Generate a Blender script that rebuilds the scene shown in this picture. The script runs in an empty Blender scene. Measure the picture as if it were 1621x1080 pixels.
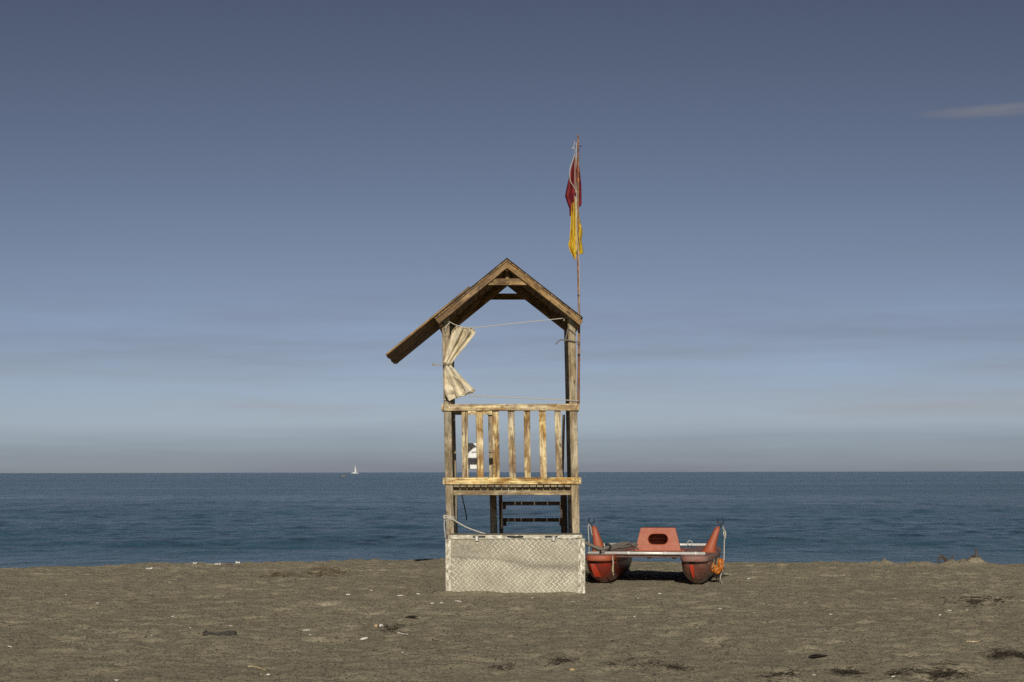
import bpy, bmesh, math, random
import numpy as np
from mathutils import Vector, Matrix

S = bpy.context.scene
COL = S.collection
R = math.radians
random.seed(7)
RNG = np.random.default_rng(7)

# ------------------------------------------------------------------ camera
EYE = 1.53                     # eye height above the sand, metres
FPX = 2750.0                   # focal length in photo pixels (photo 1621 px wide)
cam_d = bpy.data.cameras.new('camera')
cam_d.sensor_width = 36.0
cam_d.lens = FPX / 1621.0 * 36.0
cam_d.shift_y = 207.5 / 1621.0
cam_d.clip_start = 0.1
cam_d.clip_end = 80000.0
cam = bpy.data.objects.new('camera', cam_d)
COL.objects.link(cam)
cam.location = (0, 0, EYE)
cam.rotation_euler = (R(90), R(0.10), 0)
S.camera = cam

# ------------------------------------------------------------------ sky and sun
SUN_EL, SUN_AZ = 22.6, 0.4      # sun stands behind the photographer, a touch to the right
w = bpy.data.worlds.new('World'); S.world = w; w.use_nodes = True
nt = w.node_tree; nt.nodes.clear()
def wn(t, **k):
    n = nt.nodes.new(t)
    for a, b in k.items(): setattr(n, a, b)
    return n
out = wn('ShaderNodeOutputWorld'); bg = wn('ShaderNodeBackground')
sky = wn('ShaderNodeTexSky', sky_type='NISHITA', sun_disc=False)
sky.sun_elevation = R(SUN_EL); sky.sun_rotation = R(180 - SUN_AZ)
sky.altitude = 0; sky.air_density = .46; sky.dust_density = .30; sky.ozone_density = 2.0
bg.inputs['Strength'].default_value = 0.05
tc = wn('ShaderNodeTexCoord')
sep = wn('ShaderNodeSeparateXYZ'); nt.links.new(tc.outputs['Generated'], sep.inputs[0])
def wmath(op, a, b=None, c=None, clamp=False):
    n = wn('ShaderNodeMath', operation=op); n.use_clamp = clamp
    for i, v in enumerate((a, b, c)):
        if v is None: continue
        if isinstance(v, (int, float)): n.inputs[i].default_value = v
        else: nt.links.new(v, n.inputs[i])
    return n.outputs[0]
def wnoise(scale, loc, detail=4, rough=0.5):
    m = wn('ShaderNodeMapping'); m.inputs['Scale'].default_value = scale; m.inputs['Location'].default_value = loc
    nt.links.new(tc.outputs['Generated'], m.inputs[0])
    n = wn('ShaderNodeTexNoise'); n.inputs['Scale'].default_value = 1.0
    n.inputs['Detail'].default_value = detail; n.inputs['Roughness'].default_value = rough
    nt.links.new(m.outputs[0], n.inputs['Vector'])
    return n.outputs['Fac']
# thin veils of evening cloud lying low over the sea
veil = wmath('MULTIPLY_ADD', wnoise((2.6, 2.6, 34), (1.3, .4, 2.1), 5, .6), 3.2, -1.2, True)
low = wmath('MULTIPLY_ADD', sep.outputs['Z'], -9.0, 1.25, True)
haze = wmath('MULTIPLY_ADD', sep.outputs['Z'], -13.0, .95, True)
veil = wmath('MAXIMUM', wmath('MULTIPLY', wmath('MULTIPLY', veil, low), 0.95), wmath('MULTIPLY', haze, wmath('MULTIPLY_ADD', veil, .35, .6)))
# one small streak of high cloud, as wide as a hand at arm's length
ex = wmath('DIVIDE', wmath('SUBTRACT', sep.outputs['X'], 0.274), 0.052)
ez = wmath('DIVIDE', wmath('SUBTRACT', wmath('MULTIPLY_ADD', sep.outputs['X'], -0.008, sep.outputs['Z']), 0.1942), 0.0036)
rr = wmath('ADD', wmath('MULTIPLY', ex, ex), wmath('MULTIPLY', ez, ez))
st = wmath('SUBTRACT', 1.15, rr, None, True)
st = wmath('MULTIPLY', st, wmath('MULTIPLY_ADD', wnoise((26, 26, 130), (3, 1, 7), 5, .6), 2.4, -.5, True))
st = wmath('MULTIPLY', st, 0.85)
cl = wmath('MAXIMUM', veil, st)
mix = wn('ShaderNodeMix', data_type='RGBA')
hs = wn('ShaderNodeHueSaturation'); hs.inputs['Saturation'].default_value = .52
nt.links.new(sky.outputs[0], hs.inputs['Color'])
def wvec(op, a, k):
    n = wn('ShaderNodeVectorMath', operation=op); nt.links.new(a, n.inputs[0]); n.inputs['Scale'].default_value = k
    return n.outputs[0]
gm_ = wn('ShaderNodeGamma'); gm_.inputs['Gamma'].default_value = 1.58
nt.links.new(wvec('SCALE', hs.outputs[0], 1 / 6.6), gm_.inputs['Color'])
nt.links.new(cl, mix.inputs['Factor']); nt.links.new(wvec('SCALE', gm_.outputs[0], 5.9), mix.inputs[6])
tone = wn('ShaderNodeMix', data_type='RGBA')       # pale haze and mauve-grey streaks by turns
tz = wmath('MULTIPLY_ADD', sep.outputs['Z'], 85.0, wmath('MULTIPLY_ADD', wnoise((2.1, 2.1, 42), (5.3, 2.4, 1.17), 4, .55), 2.4, -2.7), True)   # ragged top of the bank
nt.links.new(wmath('MULTIPLY', tz, wmath('MULTIPLY_ADD', sep.outputs['Z'], -26.0, 2.0, True)), tone.inputs['Factor'])
tone.inputs[6].default_value = (3.75, 3.9, 4.7, 1); tone.inputs[7].default_value = (6.7, 7.2, 8.0, 1)
nt.links.new(tone.outputs[2], mix.inputs[7])
nt.links.new(mix.outputs[2], bg.inputs['Color'])
nt.links.new(bg.outputs[0], out.inputs[0])

sd = bpy.data.lights.new('sun', 'SUN'); sd.energy = 3.4; sd.angle = R(0.5); sd.color = (1.0, .92, .78)
sun = bpy.data.objects.new('sun', sd); COL.objects.link(sun)
sdir = Vector((math.sin(R(SUN_AZ)) * math.cos(R(SUN_EL)), -math.cos(R(SUN_AZ)) * math.cos(R(SUN_EL)), math.sin(R(SUN_EL))))
sun.rotation_euler = sdir.to_track_quat('Z', 'Y').to_euler()
sun.location = (0, -10, 20)

S.view_settings.view_transform = 'Standard'; S.view_settings.look = 'None'
S.view_settings.exposure = 0.0; S.view_settings.gamma = 1.0; S.view_settings.use_curve_mapping = False
S.render.engine = 'CYCLES'
S.cycles.max_bounces = 6
S.cycles.use_denoising = False      # keeps the grain of sand, ripples and timber

# ------------------------------------------------------------------ helpers
def W(px, py, Y):
    """a measured point: image position in the photo and its distance -> world"""
    s = FPX / Y
    return Vector(((px - 810.5) / s, Y, EYE - (py - 747.5) / s))

def tag(o, label=None, cat=None, group=None, kind=None):
    if label: o['label'] = label
    if cat: o['category'] = cat
    if group: o['group'] = group
    if kind: o['kind'] = kind
    return o

def link(name, me, mat=None, parent=None, loc=None):
    o = bpy.data.objects.new(name, me)
    COL.objects.link(o)
    if mat is not None and me is not None and not me.materials: me.materials.append(mat)
    if parent is not None: o.parent = parent
    if loc is not None: o.location = loc
    return o

def empty(name, loc=(0, 0, 0), rot=(0, 0, 0), parent=None):
    o = bpy.data.objects.new(name, None); COL.objects.link(o)
    o.empty_display_size = 0.2
    o.location = loc; o.rotation_euler = rot
    if parent is not None: o.parent = parent
    return o

def pydata(name, v, f, smooth=False):
    me = bpy.data.meshes.new(name); me.from_pydata([tuple(a) for a in v], [], f); me.update()
    if smooth: me.polygons.foreach_set('use_smooth', [True] * len(me.polygons))
    return me

def grid_mesh(name, X, Y, Z, smooth=True):
    """X, Y, Z arrays (rows, cols)"""
    r, c = X.shape
    co = np.stack([X, Y, Z], -1).reshape(-1, 3).astype(np.float32)
    i = np.arange(r * c).reshape(r, c)
    q = np.stack([i[:-1, :-1], i[:-1, 1:], i[1:, 1:], i[1:, :-1]], -1).reshape(-1, 4).astype(np.int32)
    me = bpy.data.meshes.new(name)
    me.vertices.add(len(co)); me.vertices.foreach_set('co', co.ravel())
    me.loops.add(q.size); me.loops.foreach_set('vertex_index', q.ravel())
    me.polygons.add(len(q)); me.polygons.foreach_set('loop_start', np.arange(0, q.size, 4, dtype=np.int32))
    me.update(calc_edges=True)
    if smooth: me.polygons.foreach_set('use_smooth', [True] * len(q))
    return me

_box = {}
SHEAR = 0.0
def box_mesh(L, b, t, bev=0.004, wob=0.0):
    """a sawn piece: length L on local X, breadth b on Y, thickness t on Z"""
    key = (round(L, 3), round(b, 4), round(t, 4), bev, random.randrange(4) if wob else 0)
    if key in _box: return _box[key]
    bm = bmesh.new(); bmesh.ops.create_cube(bm, size=1)
    for v in bm.verts: v.co = Vector((v.co.x * L, v.co.y * b, v.co.z * t))
    if wob:
        bmesh.ops.subdivide_edges(bm, edges=[e for e in bm.edges if abs(e.verts[0].co.x - e.verts[1].co.x) > L * .5], cuts=3)
        sx, sy = random.uniform(-1, 1), random.uniform(-1, 1)
        for v in bm.verts:
            k = math.cos(v.co.x / L * math.pi)
            v.co.y += wob * sx * k + random.uniform(-1, 1) * wob * .18
            v.co.z += wob * .5 * sy * k
    if bev:
        es = [e for e in bm.edges if e.calc_face_angle(0) > .5]
        bmesh.ops.bevel(bm, geom=es, offset=bev, segments=1, affect='EDGES')
    me = bpy.data.meshes.new('board'); bm.to_mesh(me); bm.free()
    _box[key] = me
    return me

def board(name, p0, p1, b, t, up, mat, parent=None, bev=0.004, wob=0.0):
    """sawn board from p0 to p1; t is measured along `up`, b across it"""
    p0, p1, up = Vector(p0), Vector(p1), Vector(up)
    p0.x -= SHEAR * p0.z; p1.x -= SHEAR * p1.z
    x = (p1 - p0); L = x.length; x.normalize()
    z = (up - x * up.dot(x)).normalized(); y = z.cross(x)
    me = box_mesh(L, b, t, bev, wob)
    if not me.materials: me.materials.append(None)
    o = link(name, me, None, parent)
    o.matrix_basis = Matrix.Translation((p0 + p1) / 2) @ Matrix((x, y, z)).transposed().to_4x4()
    o.material_slots[0].link = 'OBJECT'; o.material_slots[0].material = mat
    return o

def tube_data(pts, rad, sides=8, v=None, f=None, flat=1.0):
    v = [] if v is None else v; f = [] if f is None else f
    pts = [Vector(p) for p in pts]; n = len(pts)
    if isinstance(rad, (int, float)): rad = [rad] * n
    base = len(v); prev = None
    for i in range(n):
        d = (pts[min(i + 1, n - 1)] - pts[max(i - 1, 0)]).normalized()
        if prev is None:
            a = Vector((0, 0, 1)) if abs(d.z) < .9 else Vector((1, 0, 0))
            u = d.cross(a).normalized()
        else:
            u = (prev - d * prev.dot(d)).normalized()
        prev = u; ww = d.cross(u)
        for k in range(sides):
            a = 2 * math.pi * k / sides
            v.append(pts[i] + (u * math.cos(a) + ww * math.sin(a) * flat) * rad[i])
    for i in range(n - 1):
        for k in range(sides):
            a, b = base + i * sides + k, base + i * sides + (k + 1) % sides
            f.append((a, b, b + sides, a + sides))
    f.append(tuple(base + k for k in reversed(range(sides))))
    f.append(tuple(base + (n - 1) * sides + k for k in range(sides)))
    return v, f

def tube(name, pts, rad, mat, parent=None, sides=8):
    v, f = tube_data(pts, rad, sides)
    return link(name, pydata(name, v, f, True), mat, parent)

def spline(pts, n=6):
    """Catmull-Rom through pts"""
    pts = [Vector(p) for p in pts]; o = []
    P = [pts[0] * 2 - pts[1]] + pts + [pts[-1] * 2 - pts[-2]]
    for i in range(1, len(P) - 2):
        for k in range(n):
            t = k / n
            a, b, c, d = P[i - 1], P[i], P[i + 1], P[i + 2]
            o.append(.5 * ((2 * b) + (c - a) * t + (2 * a - 5 * b + 4 * c - d) * t * t + (3 * b - a - 3 * c + d) * t ** 3))
    o.append(pts[-1]); return o

def rope_pts(pts, n=8, r=.006, tw=.05):
    return spline(pts, n)

def vnoise(x, y, seed=0):
    xi, yi = np.floor(x), np.floor(y); fx, fy = x - xi, y - yi
    def h(a, b):
        n = (a.astype(np.int64) * 374761393 + b.astype(np.int64) * 668265263 + seed * 1442695041) & 0xffffffff
        n = ((n ^ (n >> 13)) * 1274126177) & 0xffffffff
        return ((n ^ (n >> 16)) & 0xffff) / 65535.0
    u, v = fx * fx * (3 - 2 * fx), fy * fy * (3 - 2 * fy)
    a, b, c, d = h(xi, yi), h(xi + 1, yi), h(xi, yi + 1), h(xi + 1, yi + 1)
    return (a * (1 - u) + b * u) * (1 - v) + (c * (1 - u) + d * u) * v - .5

def fbm(x, y, oct=4, seed=0):
    s = 0; a = 1.0
    for i in range(oct):
        s = s + a * vnoise(x * 2 ** i + 17.3 * i, y * 2 ** i - 9.1 * i, seed + i); a *= .5
    return s

# ------------------------------------------------------------------ materials
class M:
    def __init__(s, name):
        s.m = bpy.data.materials.new(name); s.m.use_nodes = True; s.nt = s.m.node_tree
        s.b = s.nt.nodes['Principled BSDF']
    def n(s, t, **k):
        n = s.nt.nodes.new(t)
        for a, b in k.items(): setattr(n, a, b)
        return n
    def l(s, a, b): s.nt.links.new(a, b)
    def val(s, sock, v):
        if isinstance(v, (int, float, tuple, list)): sock.default_value = v
        else: s.l(v, sock)
    def math(s, op, a, b=None, c=None, clamp=False):
        n = s.n('ShaderNodeMath', operation=op); n.use_clamp = clamp
        for i, v in enumerate((a, b, c)):
            if v is not None: s.val(n.inputs[i], v)
        return n.outputs[0]
    def coord(s, scale=(1, 1, 1), kind='Object', rnd=True, rot=(0, 0, 0)):
        t = s.n('ShaderNodeTexCoord'); m = s.n('ShaderNodeMapping')
        m.inputs['Scale'].default_value = scale; m.inputs['Rotation'].default_value = rot
        s.l(t.outputs[kind], m.inputs[0])
        if rnd:
            o = s.n('ShaderNodeObjectInfo'); a = s.n('ShaderNodeVectorMath', operation='ADD')
            s.l(m.outputs[0], a.inputs[0])
            c = s.n('ShaderNodeCombineXYZ')
            for i, k in enumerate((61.0, 37.0, 83.0)): s.l(s.math('MULTIPLY', o.outputs['Random'], k), c.inputs[i])
            s.l(c.outputs[0], a.inputs[1]); return a.outputs[0]
        return m.outputs[0]
    def noise(s, co, scale=1.0, detail=4, rough=.55, dist=0.0):
        n = s.n('ShaderNodeTexNoise'); s.l(co, n.inputs['Vector'])
        n.inputs['Scale'].default_value = scale; n.inputs['Detail'].default_value = detail
        n.inputs['Roughness'].default_value = rough; n.inputs['Distortion'].default_value = dist
        return n.outputs['Fac']
    def ramp(s, fac, stops):
        n = s.n('ShaderNodeValToRGB'); s.l(fac, n.inputs[0]); e = n.color_ramp.elements
        while len(e) < len(stops): e.new(.5)
        for i, (p, c) in enumerate(stops):
            e[i].position = p; e[i].color = (*c, 1) if len(c) == 3 else c
        return n.outputs['Color']
    def mix(s, fac, a, b, blend='MIX'):
        n = s.n('ShaderNodeMix', data_type='RGBA', blend_type=blend)
        s.val(n.inputs['Factor'], fac)
        for i, v in ((6, a), (7, b)):
            s.val(n.inputs[i], (*v, 1) if isinstance(v, tuple) and len(v) == 3 else v)
        return n.outputs[2]
    def set(s, color=None, rough=None, metal=None, bump=None, bstr=.3, bdist=.01, **k):
        if color is not None: s.val(s.b.inputs['Base Color'], (*color, 1) if isinstance(color, tuple) and len(color) == 3 else color)
        if rough is not None: s.val(s.b.inputs['Roughness'], rough)
        if metal is not None: s.val(s.b.inputs['Metallic'], metal)
        for a, b in k.items(): s.val(s.b.inputs[a.replace('_', ' ')], b)
        if bump is not None:
            n = s.n('ShaderNodeBump'); n.inputs['Strength'].default_value = bstr; n.inputs['Distance'].default_value = bdist
            s.l(bump, n.inputs['Height']); s.l(n.outputs[0], s.b.inputs['Normal'])
        return s.m

def wood(name, light, mid, dark, grey, greyamt=.4, patch=(.42, .56)):
    m = M(name)
    patches = m.noise(m.coord((4.2, 9, 9)), 1, 4, .65, .4)
    grain = m.noise(m.coord((2.2, 60, 60)), 1, 5, .7, .8)
    fine = m.noise(m.coord((7, 170, 170)), 1, 2, .6)
    c = m.ramp(patches, [(patch[0], mid), ((patch[0] + patch[1]) / 2, tuple((a + b) / 2 for a, b in zip(light, mid))), (patch[1], light)])
    gm = m.ramp(m.noise(m.coord((1.9, 5, 5)), 1, 4, .6), [(.46, (0, 0, 0)), (.60, (1, 1, 1))])
    c = m.mix(m.math('MULTIPLY', gm, greyamt), c, grey)
    c = m.mix(m.ramp(grain, [(.34, (.95, .95, .95)), (.47, (.25, .25, .25)), (.58, (0, 0, 0))]), c, dark)
    c = m.mix(m.ramp(fine, [(.32, (.75, .75, .75)), (.45, (0, 0, 0))]), c, dark)
    mott = m.noise(m.coord((14, 22, 22)), 1, 4, .7)
    c = m.mix(m.math('MULTIPLY', m.ramp(mott, [(.52, (0, 0, 0)), (.68, (1, 1, 1))]), .65), c, dark)
    v = m.n('ShaderNodeTexVoronoi'); m.l(m.coord((4.5, 10, 10)), v.inputs['Vector']); v.inputs['Scale'].default_value = 1.0
    c = m.mix(m.ramp(v.outputs['Distance'], [(.08, (.9, .9, .9)), (.2, (0, 0, 0))]), c, dark)
    o = m.n('ShaderNodeObjectInfo')
    h = m.n('ShaderNodeHueSaturation'); m.l(c, h.inputs['Color'])
    wx = m.noise(m.coord((3.4, 12, 12)), 1, 5, .7, .6)      # rain-washed and grimy stretches
    m.l(m.math('MULTIPLY', m.math('MULTIPLY_ADD', o.outputs['Random'], .4, .9), m.math('MULTIPLY_ADD', wx, 1.9, .0)), h.inputs['Value'])
    m.l(m.math('MULTIPLY_ADD', o.outputs['Random'], .3, .85), h.inputs['Saturation'])
    return m.set(h.outputs[0], .82, bump=m.math('ADD', grain, m.math('MULTIPLY', fine, .6)), bstr=.8, bdist=.007)

RAILW = wood('rail_wood', (.76, .62, .33), (.40, .235, .085), (.10, .06, .03), (.58, .52, .39), .5)
POSTW = wood('post_wood', (.42, .34, .22), (.27, .21, .125), (.085, .063, .042), (.42, .385, .30), .6)
ROOFW = wood('roof_wood', (.40, .255, .11), (.21, .125, .055), (.05, .03, .017), (.24, .195, .14), .3)
DARKW = wood('stair_wood', (.22, .145, .08), (.13, .085, .05), (.035, .024, .015), (.15, .12, .09), .3)
POLEW = wood('pole_wood', (.30, .15, .075), (.20, .085, .045), (.09, .05, .03), (.36, .28, .2), .4)
DRIFT = wood('driftwood', (.55, .46, .30), (.42, .32, .18), (.16, .11, .06), (.5, .46, .38), .4)
TWIG = wood('dead_twig', (.10, .075, .06), (.065, .05, .04), (.03, .02, .015), (.16, .13, .11), .4)
CHAR = wood('charred_wood', (.045, .04, .036), (.03, .027, .025), (.012, .011, .01), (.09, .085, .08), .4)

def plain(name, col, rough=.6, var=.25, scale=8, metal=0.0, dark=None, bstr=.15, bd=.004, **k):
    m = M(name); d = dark or tuple(c * (1 - var) for c in col)
    n1 = m.noise(m.coord((scale,) * 3), 1, 5, .6)
    c = m.mix(m.ramp(n1, [(.3, (0, 0, 0)), (.7, (1, 1, 1))]), d, col)
    return m.set(c, rough, metal, bump=m.noise(m.coord((scale * 6,) * 3), 1, 3, .6), bstr=bstr, bdist=bd, **k)

FELT = plain('roof_felt', (.085, .078, .066), .9, .4, 6)
CANVAS = None
m = M('curtain_canvas')
n1 = m.noise(m.coord((5, 5, 5)), 1, 5, .6); weave = m.noise(m.coord((140, 140, 140)), 1, 2, .5)
CANVAS = m.set(m.mix(m.ramp(n1, [(.32, (0, 0, 0)), (.66, (1, 1, 1))]), (.50, .43, .29), (.70, .64, .50)), .9, bump=weave, bstr=.2, bdist=.003)
REDF = plain('red_flag_cloth', (.22, .012, .020), .85, .45, 9)
YELF = plain('yellow_flag_cloth', (.70, .47, .03), .85, .3, 9)
def ropemat(name, col):
    m = M(name)
    wv = m.n('ShaderNodeTexWave', bands_direction='DIAGONAL'); m.l(m.coord((60, 60, 60), rnd=False), wv.inputs['Vector'])
    wv.inputs['Scale'].default_value = 1; wv.inputs['Distortion'].default_value = 2
    nn = m.noise(m.coord((25, 25, 25)), 1, 3)
    c = m.mix(wv.outputs['Fac'], tuple(x * .6 for x in col), col)
    c = m.mix(m.math('MULTIPLY', nn, .4), c, tuple(x * .45 for x in col))
    return m.set(c, .9, bump=wv.outputs['Fac'], bstr=.6, bdist=.004)
ROPEW = ropemat('white_rope', (.74, .70, .60))
ROPEG = ropemat('grey_rope', (.27, .235, .20))
ROPET = ropemat('tan_rope', (.55, .46, .28))
STEEL = plain('latch_steel', (.62, .60, .55), .38, .3, 30, .9)
BLACK = plain('black_rubber', (.022, .021, .02), .6, .3, 20)
ALU = plain('aluminium_tube', (.80, .79, .76), .42, .18, 12, .3)
WHITEP = plain('white_plastic', (.82, .83, .84), .45, .06, 8)
GREYP = plain('grey_print', (.42, .43, .45), .6, .2, 14)
IRON = plain('oarlock_iron', (.045, .047, .05), .45, .3, 30, .6)
SHELL = plain('white_shell', (.76, .73, .66), .6, .3, 40)
STONE = plain('pale_stone', (.48, .36, .20), .75, .4, 30)
WEED = plain('dry_seaweed', (.055, .042, .028), .85, .5, 20)
WEEDB = plain('brown_wrack', (.20, .155, .09), .9, .5, 20)

def paint(name, col, worn, amt=(.5, .75), rough=.42, grime=(.17, .13, .10), gamt=.5, dust=0.0):
    m = M(name)
    a = m.noise(m.coord((3.5, 3.5, 5)), 1, 6, .65); b = m.noise(m.coord((16, 16, 16)), 1, 5, .65)
    c = m.mix(m.ramp(a, [(amt[0], (0, 0, 0)), (amt[1], (1, 1, 1))]), col, worn)
    c = m.mix(m.math('MULTIPLY', m.ramp(b, [(.5, (0, 0, 0)), (.75, (1, 1, 1))]), gamt), c, grime)
    sc = m.noise(m.coord((4, 40, 40)), 1, 3, .6)
    c = m.mix(m.ramp(sc, [(.27, (.7, .7, .7)), (.33, (0, 0, 0))]), c, worn)
    drip = m.noise(m.coord((22, 22, 3)), 1, 4, .6)
    c = m.mix(m.math('MULTIPLY', m.ramp(drip, [(.54, (0, 0, 0)), (.70, (1, 1, 1))]), .55), c, grime)
    if dust:      # dry sand caked on the bottom of the hull
        sp = m.n('ShaderNodeSeparateXYZ'); t = m.n('ShaderNodeTexCoord'); m.l(t.outputs['Object'], sp.inputs[0])
        k = m.math('ADD', m.math('MULTIPLY_ADD', sp.outputs['Z'], -7.5, .62), m.math('MULTIPLY_ADD', b, 2.4, -1.2), None, True)
        c = m.mix(m.math('MULTIPLY', k, dust), c, (.21, .165, .115))
    return m.set(c, m.math('MULTIPLY_ADD', b, .35, rough - .1), bump=b, bstr=.12, bdist=.003)
TERRA = paint('terracotta_plastic', (.345, .070, .026), (.36, .105, .05), (.42, .7), .5, (.33, .12, .07), .5)
HULLR = paint('red_hull_paint', (.28, .021, .010), (.15, .04, .027), (.42, .68), .3, (.09, .055, .04), .8, dust=.8)
HULLM = paint('dusty_mauve_hull', (.16, .052, .038), (.22, .11, .088), (.40, .68), .32, (.085, .06, .048), .8, dust=.8)
DECKP = paint('faded_deck', (.25, .105, .085), (.25, .165, .135), (.35, .65), .6, (.20, .15, .12), .6)
ORANGE = paint('orange_float', (.47, .12, .006), (.56, .19, .015), (.45, .7), .38, (.30, .10, .02), .35)

# tread plate
m = M('tread_plate_sheet')
a = m.noise(m.coord((4, 4, 4), rnd=False), 1, 6, .65); b = m.noise(m.coord((38, 38, 38), rnd=False), 1, 4, .7)
st_ = m.noise(m.coord((1.6, 1, 9), rnd=False), 1, 5, .6)
c = m.mix(m.ramp(a, [(.35, (0, 0, 0)), (.66, (1, 1, 1))]), (.225, .207, .158), (.375, .35, .27))
c = m.mix(m.ramp(st_, [(.30, (.75, .75, .75)), (.42, (0, 0, 0))]), c, (.20, .18, .13))
c = m.mix(m.math('MULTIPLY', m.ramp(b, [(.5, (0, 0, 0)), (.66, (1, 1, 1))]), .55), c, (.27, .24, .18))
def stain(m, c, off, zi):
    """old tide-line and grime of the locker front: a wavering dark line, dirt above it at the left"""
    sp = m.n('ShaderNodeSeparateXYZ'); t = m.n('ShaderNodeTexCoord'); m.l(t.outputs['Object'], sp.inputs[0])
    x, z = sp.outputs['X'], m.math('ADD', sp.outputs[zi], off)
    zl = m.ramp(m.math('MULTIPLY_ADD', x, .6, .5), [(.05, (.454,) * 3), (.33, (.438,) * 3), (.49, (.39,) * 3), (.63, (.325,) * 3), (.95, (.305,) * 3)])
    n1 = m.noise(m.coord((9, 9, 9), rnd=False), 1, 5, .7); n2 = m.noise(m.coord((26, 26, 26), rnd=False), 1, 4, .7)
    d = m.math('SUBTRACT', z, m.math('ADD', zl, m.math('MULTIPLY_ADD', n1, .09, -.045)))
    line = m.math('SUBTRACT', 1.0, m.math('MULTIPLY', m.math('ABSOLUTE', d), 38.0), None, True)
    soft = m.math('MULTIPLY', m.math('SUBTRACT', 1.0, m.math('MULTIPLY', m.math('ABSOLUTE', m.math('SUBTRACT', d, .02)), 13.0), None, True), m.math('MULTIPLY_ADD', x, 1.2, .6, True))
    c = m.mix(m.math('MULTIPLY', m.math('MAXIMUM', m.math('MULTIPLY', line, .7), m.math('MULTIPLY', soft, .75)), m.ramp(n2, [(.32, (.2, .2, .2)), (.54, (1, 1, 1))])), c, (.13, .115, .085))
    above = m.math('MULTIPLY', m.math('MULTIPLY_ADD', d, 14.0, .2, True), m.math('MULTIPLY_ADD', x, -2.2, -.1, True))
    c = m.mix(m.math('MULTIPLY', above, m.ramp(n2, [(.42, (.15, .15, .15)), (.6, (.95, .95, .95))])), c, (.21, .19, .135))
    lowl = m.math('MULTIPLY', m.math('MULTIPLY_ADD', x, -1.6, -.2, True), m.math('MULTIPLY_ADD', d, -5.0, -.2, True))
    return m.mix(m.math('MULTIPLY', lowl, m.ramp(n2, [(.5, (0, 0, 0)), (.62, (.7, .7, .7))])), c, (.26, .235, .17))
TREAD = m.set(stain(m, c, .274, 'Y'), .5, .25, bump=b, bstr=.2, bdist=.003)
m = M('tread_bar_polish')
a = m.noise(m.coord((3.2, 3.2, 3.2), rnd=False), 1, 5, .65); b = m.noise(m.coord((45, 45, 45), rnd=False), 1, 4, .7)
c = m.mix(m.ramp(a, [(.33, (0, 0, 0)), (.58, (1, 1, 1))]), (.46, .435, .35), (.86, .83, .70))
c = m.mix(m.math('MULTIPLY', m.ramp(b, [(.55, (0, 0, 0)), (.7, (1, 1, 1))]), .6), c, (.36, .33, .25))
TBAR = m.set(stain(m, c, 0.0, 'Z'), .42, .25)
m = M('corner_plate_worn')
a = m.noise(m.coord((18, 18, 18)), 1, 5, .7); b = m.noise(m.coord((16, 34, 34)), 1, 4, .65)
lo = m.noise(m.coord((2, 2, 3.2)), 1, 2, .5)
c = m.mix(m.ramp(a, [(.36, (0, 0, 0)), (.62, (1, 1, 1))]), (.34, .315, .24), (.55, .52, .42))
pk = m.math('MULTIPLY', m.ramp(b, [(.55, (0, 0, 0)), (.60, (1, 1, 1))]), m.ramp(lo, [(.38, (0, 0, 0)), (.5, (1, 1, 1))]))
c = m.mix(pk, c, (.74, .73, .67))
pk2 = m.math('MULTIPLY', m.ramp(b, [(.40, (1, 1, 1)), (.46, (0, 0, 0))]), m.ramp(lo, [(.38, (0, 0, 0)), (.5, (1, 1, 1))]))
c = m.mix(pk2, c, (.17, .155, .12))
CORNER = m.set(c, .55, .2, bump=b, bstr=.25, bdist=.003)

# sand
m = M('dark_sand')
co = m.coord((1, 1, 1), rnd=False)
big = m.noise(co, .35, 4, .6); med = m.noise(co, 5.0, 5, .65); fine = m.noise(co, 34, 4, .75); grit = m.noise(co, 260, 2, .6)
c = m.mix(m.ramp(med, [(.3, (0, 0, 0)), (.72, (1, 1, 1))]), (.345, .308, .222), (.50, .446, .322))
c = m.mix(m.math('MULTIPLY', m.ramp(big, [(.35, (1, 1, 1)), (.6, (0, 0, 0))]), .35), c, (.27, .233, .168))
c = m.mix(m.ramp(fine, [(.30, (.9, .9, .9)), (.52, (0, 0, 0))]), c, (.145, .122, .084))
c = m.mix(m.ramp(grit, [(.66, (0, 0, 0)), (.72, (.7, .7, .7))]), c, (.55, .48, .36))
SAND = m.set(c, .95, bump=m.math('ADD', m.math('MULTIPLY', med, 1.0), m.math('ADD', m.math('MULTIPLY', fine, 1.3), m.math('MULTIPLY', grit, .3))), bstr=.8, bdist=.022, Specular_IOR_Level=.15)

# sea
m = M('sea_water')
co = m.coord((1, 1, 1), rnd=False)
mp = lambda s: m.coord(s, rnd=False)
w1 = m.noise(mp((1.3, .85, 1)), 1.0, 5, .62, .5)
w2 = m.noise(mp((.38, .26, 1)), 1.0, 4, .6, .4)
w3 = m.noise(mp((4.2, 3.0, 1)), 1.0, 3, .65)
band = m.noise(mp((.006, .035, 1)), 1.0, 3, .6)
h = m.math('ADD', m.math('MULTIPLY', w1, .75), m.math('ADD', m.math('MULTIPLY', w2, 1.5), m.math('MULTIPLY', w3, .42)))
c = m.mix(m.ramp(band, [(.36, (0, 0, 0)), (.64, (1, 1, 1))]), (.025, .078, .113), (.047, .122, .170))
gy_ = m.n('ShaderNodeSeparateXYZ'); m.l(co, gy_.inputs[0])
calm = m.math('MULTIPLY_ADD', gy_.outputs['Y'], .022, -.80, True)      # sheltered water lies calmer near the shore
w5 = m.noise(mp((.10, .045, 1)), 1.0, 3, .6, .3)
gust = m.ramp(m.noise(mp((.035, .010, 1)), 1.0, 4, .65), [(.35, (.45,) * 3), (.65, (1.3,) * 3)])
h = m.math('ADD', m.math('MULTIPLY', h, gust), m.math('MULTIPLY', w5, 5.5))
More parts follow.
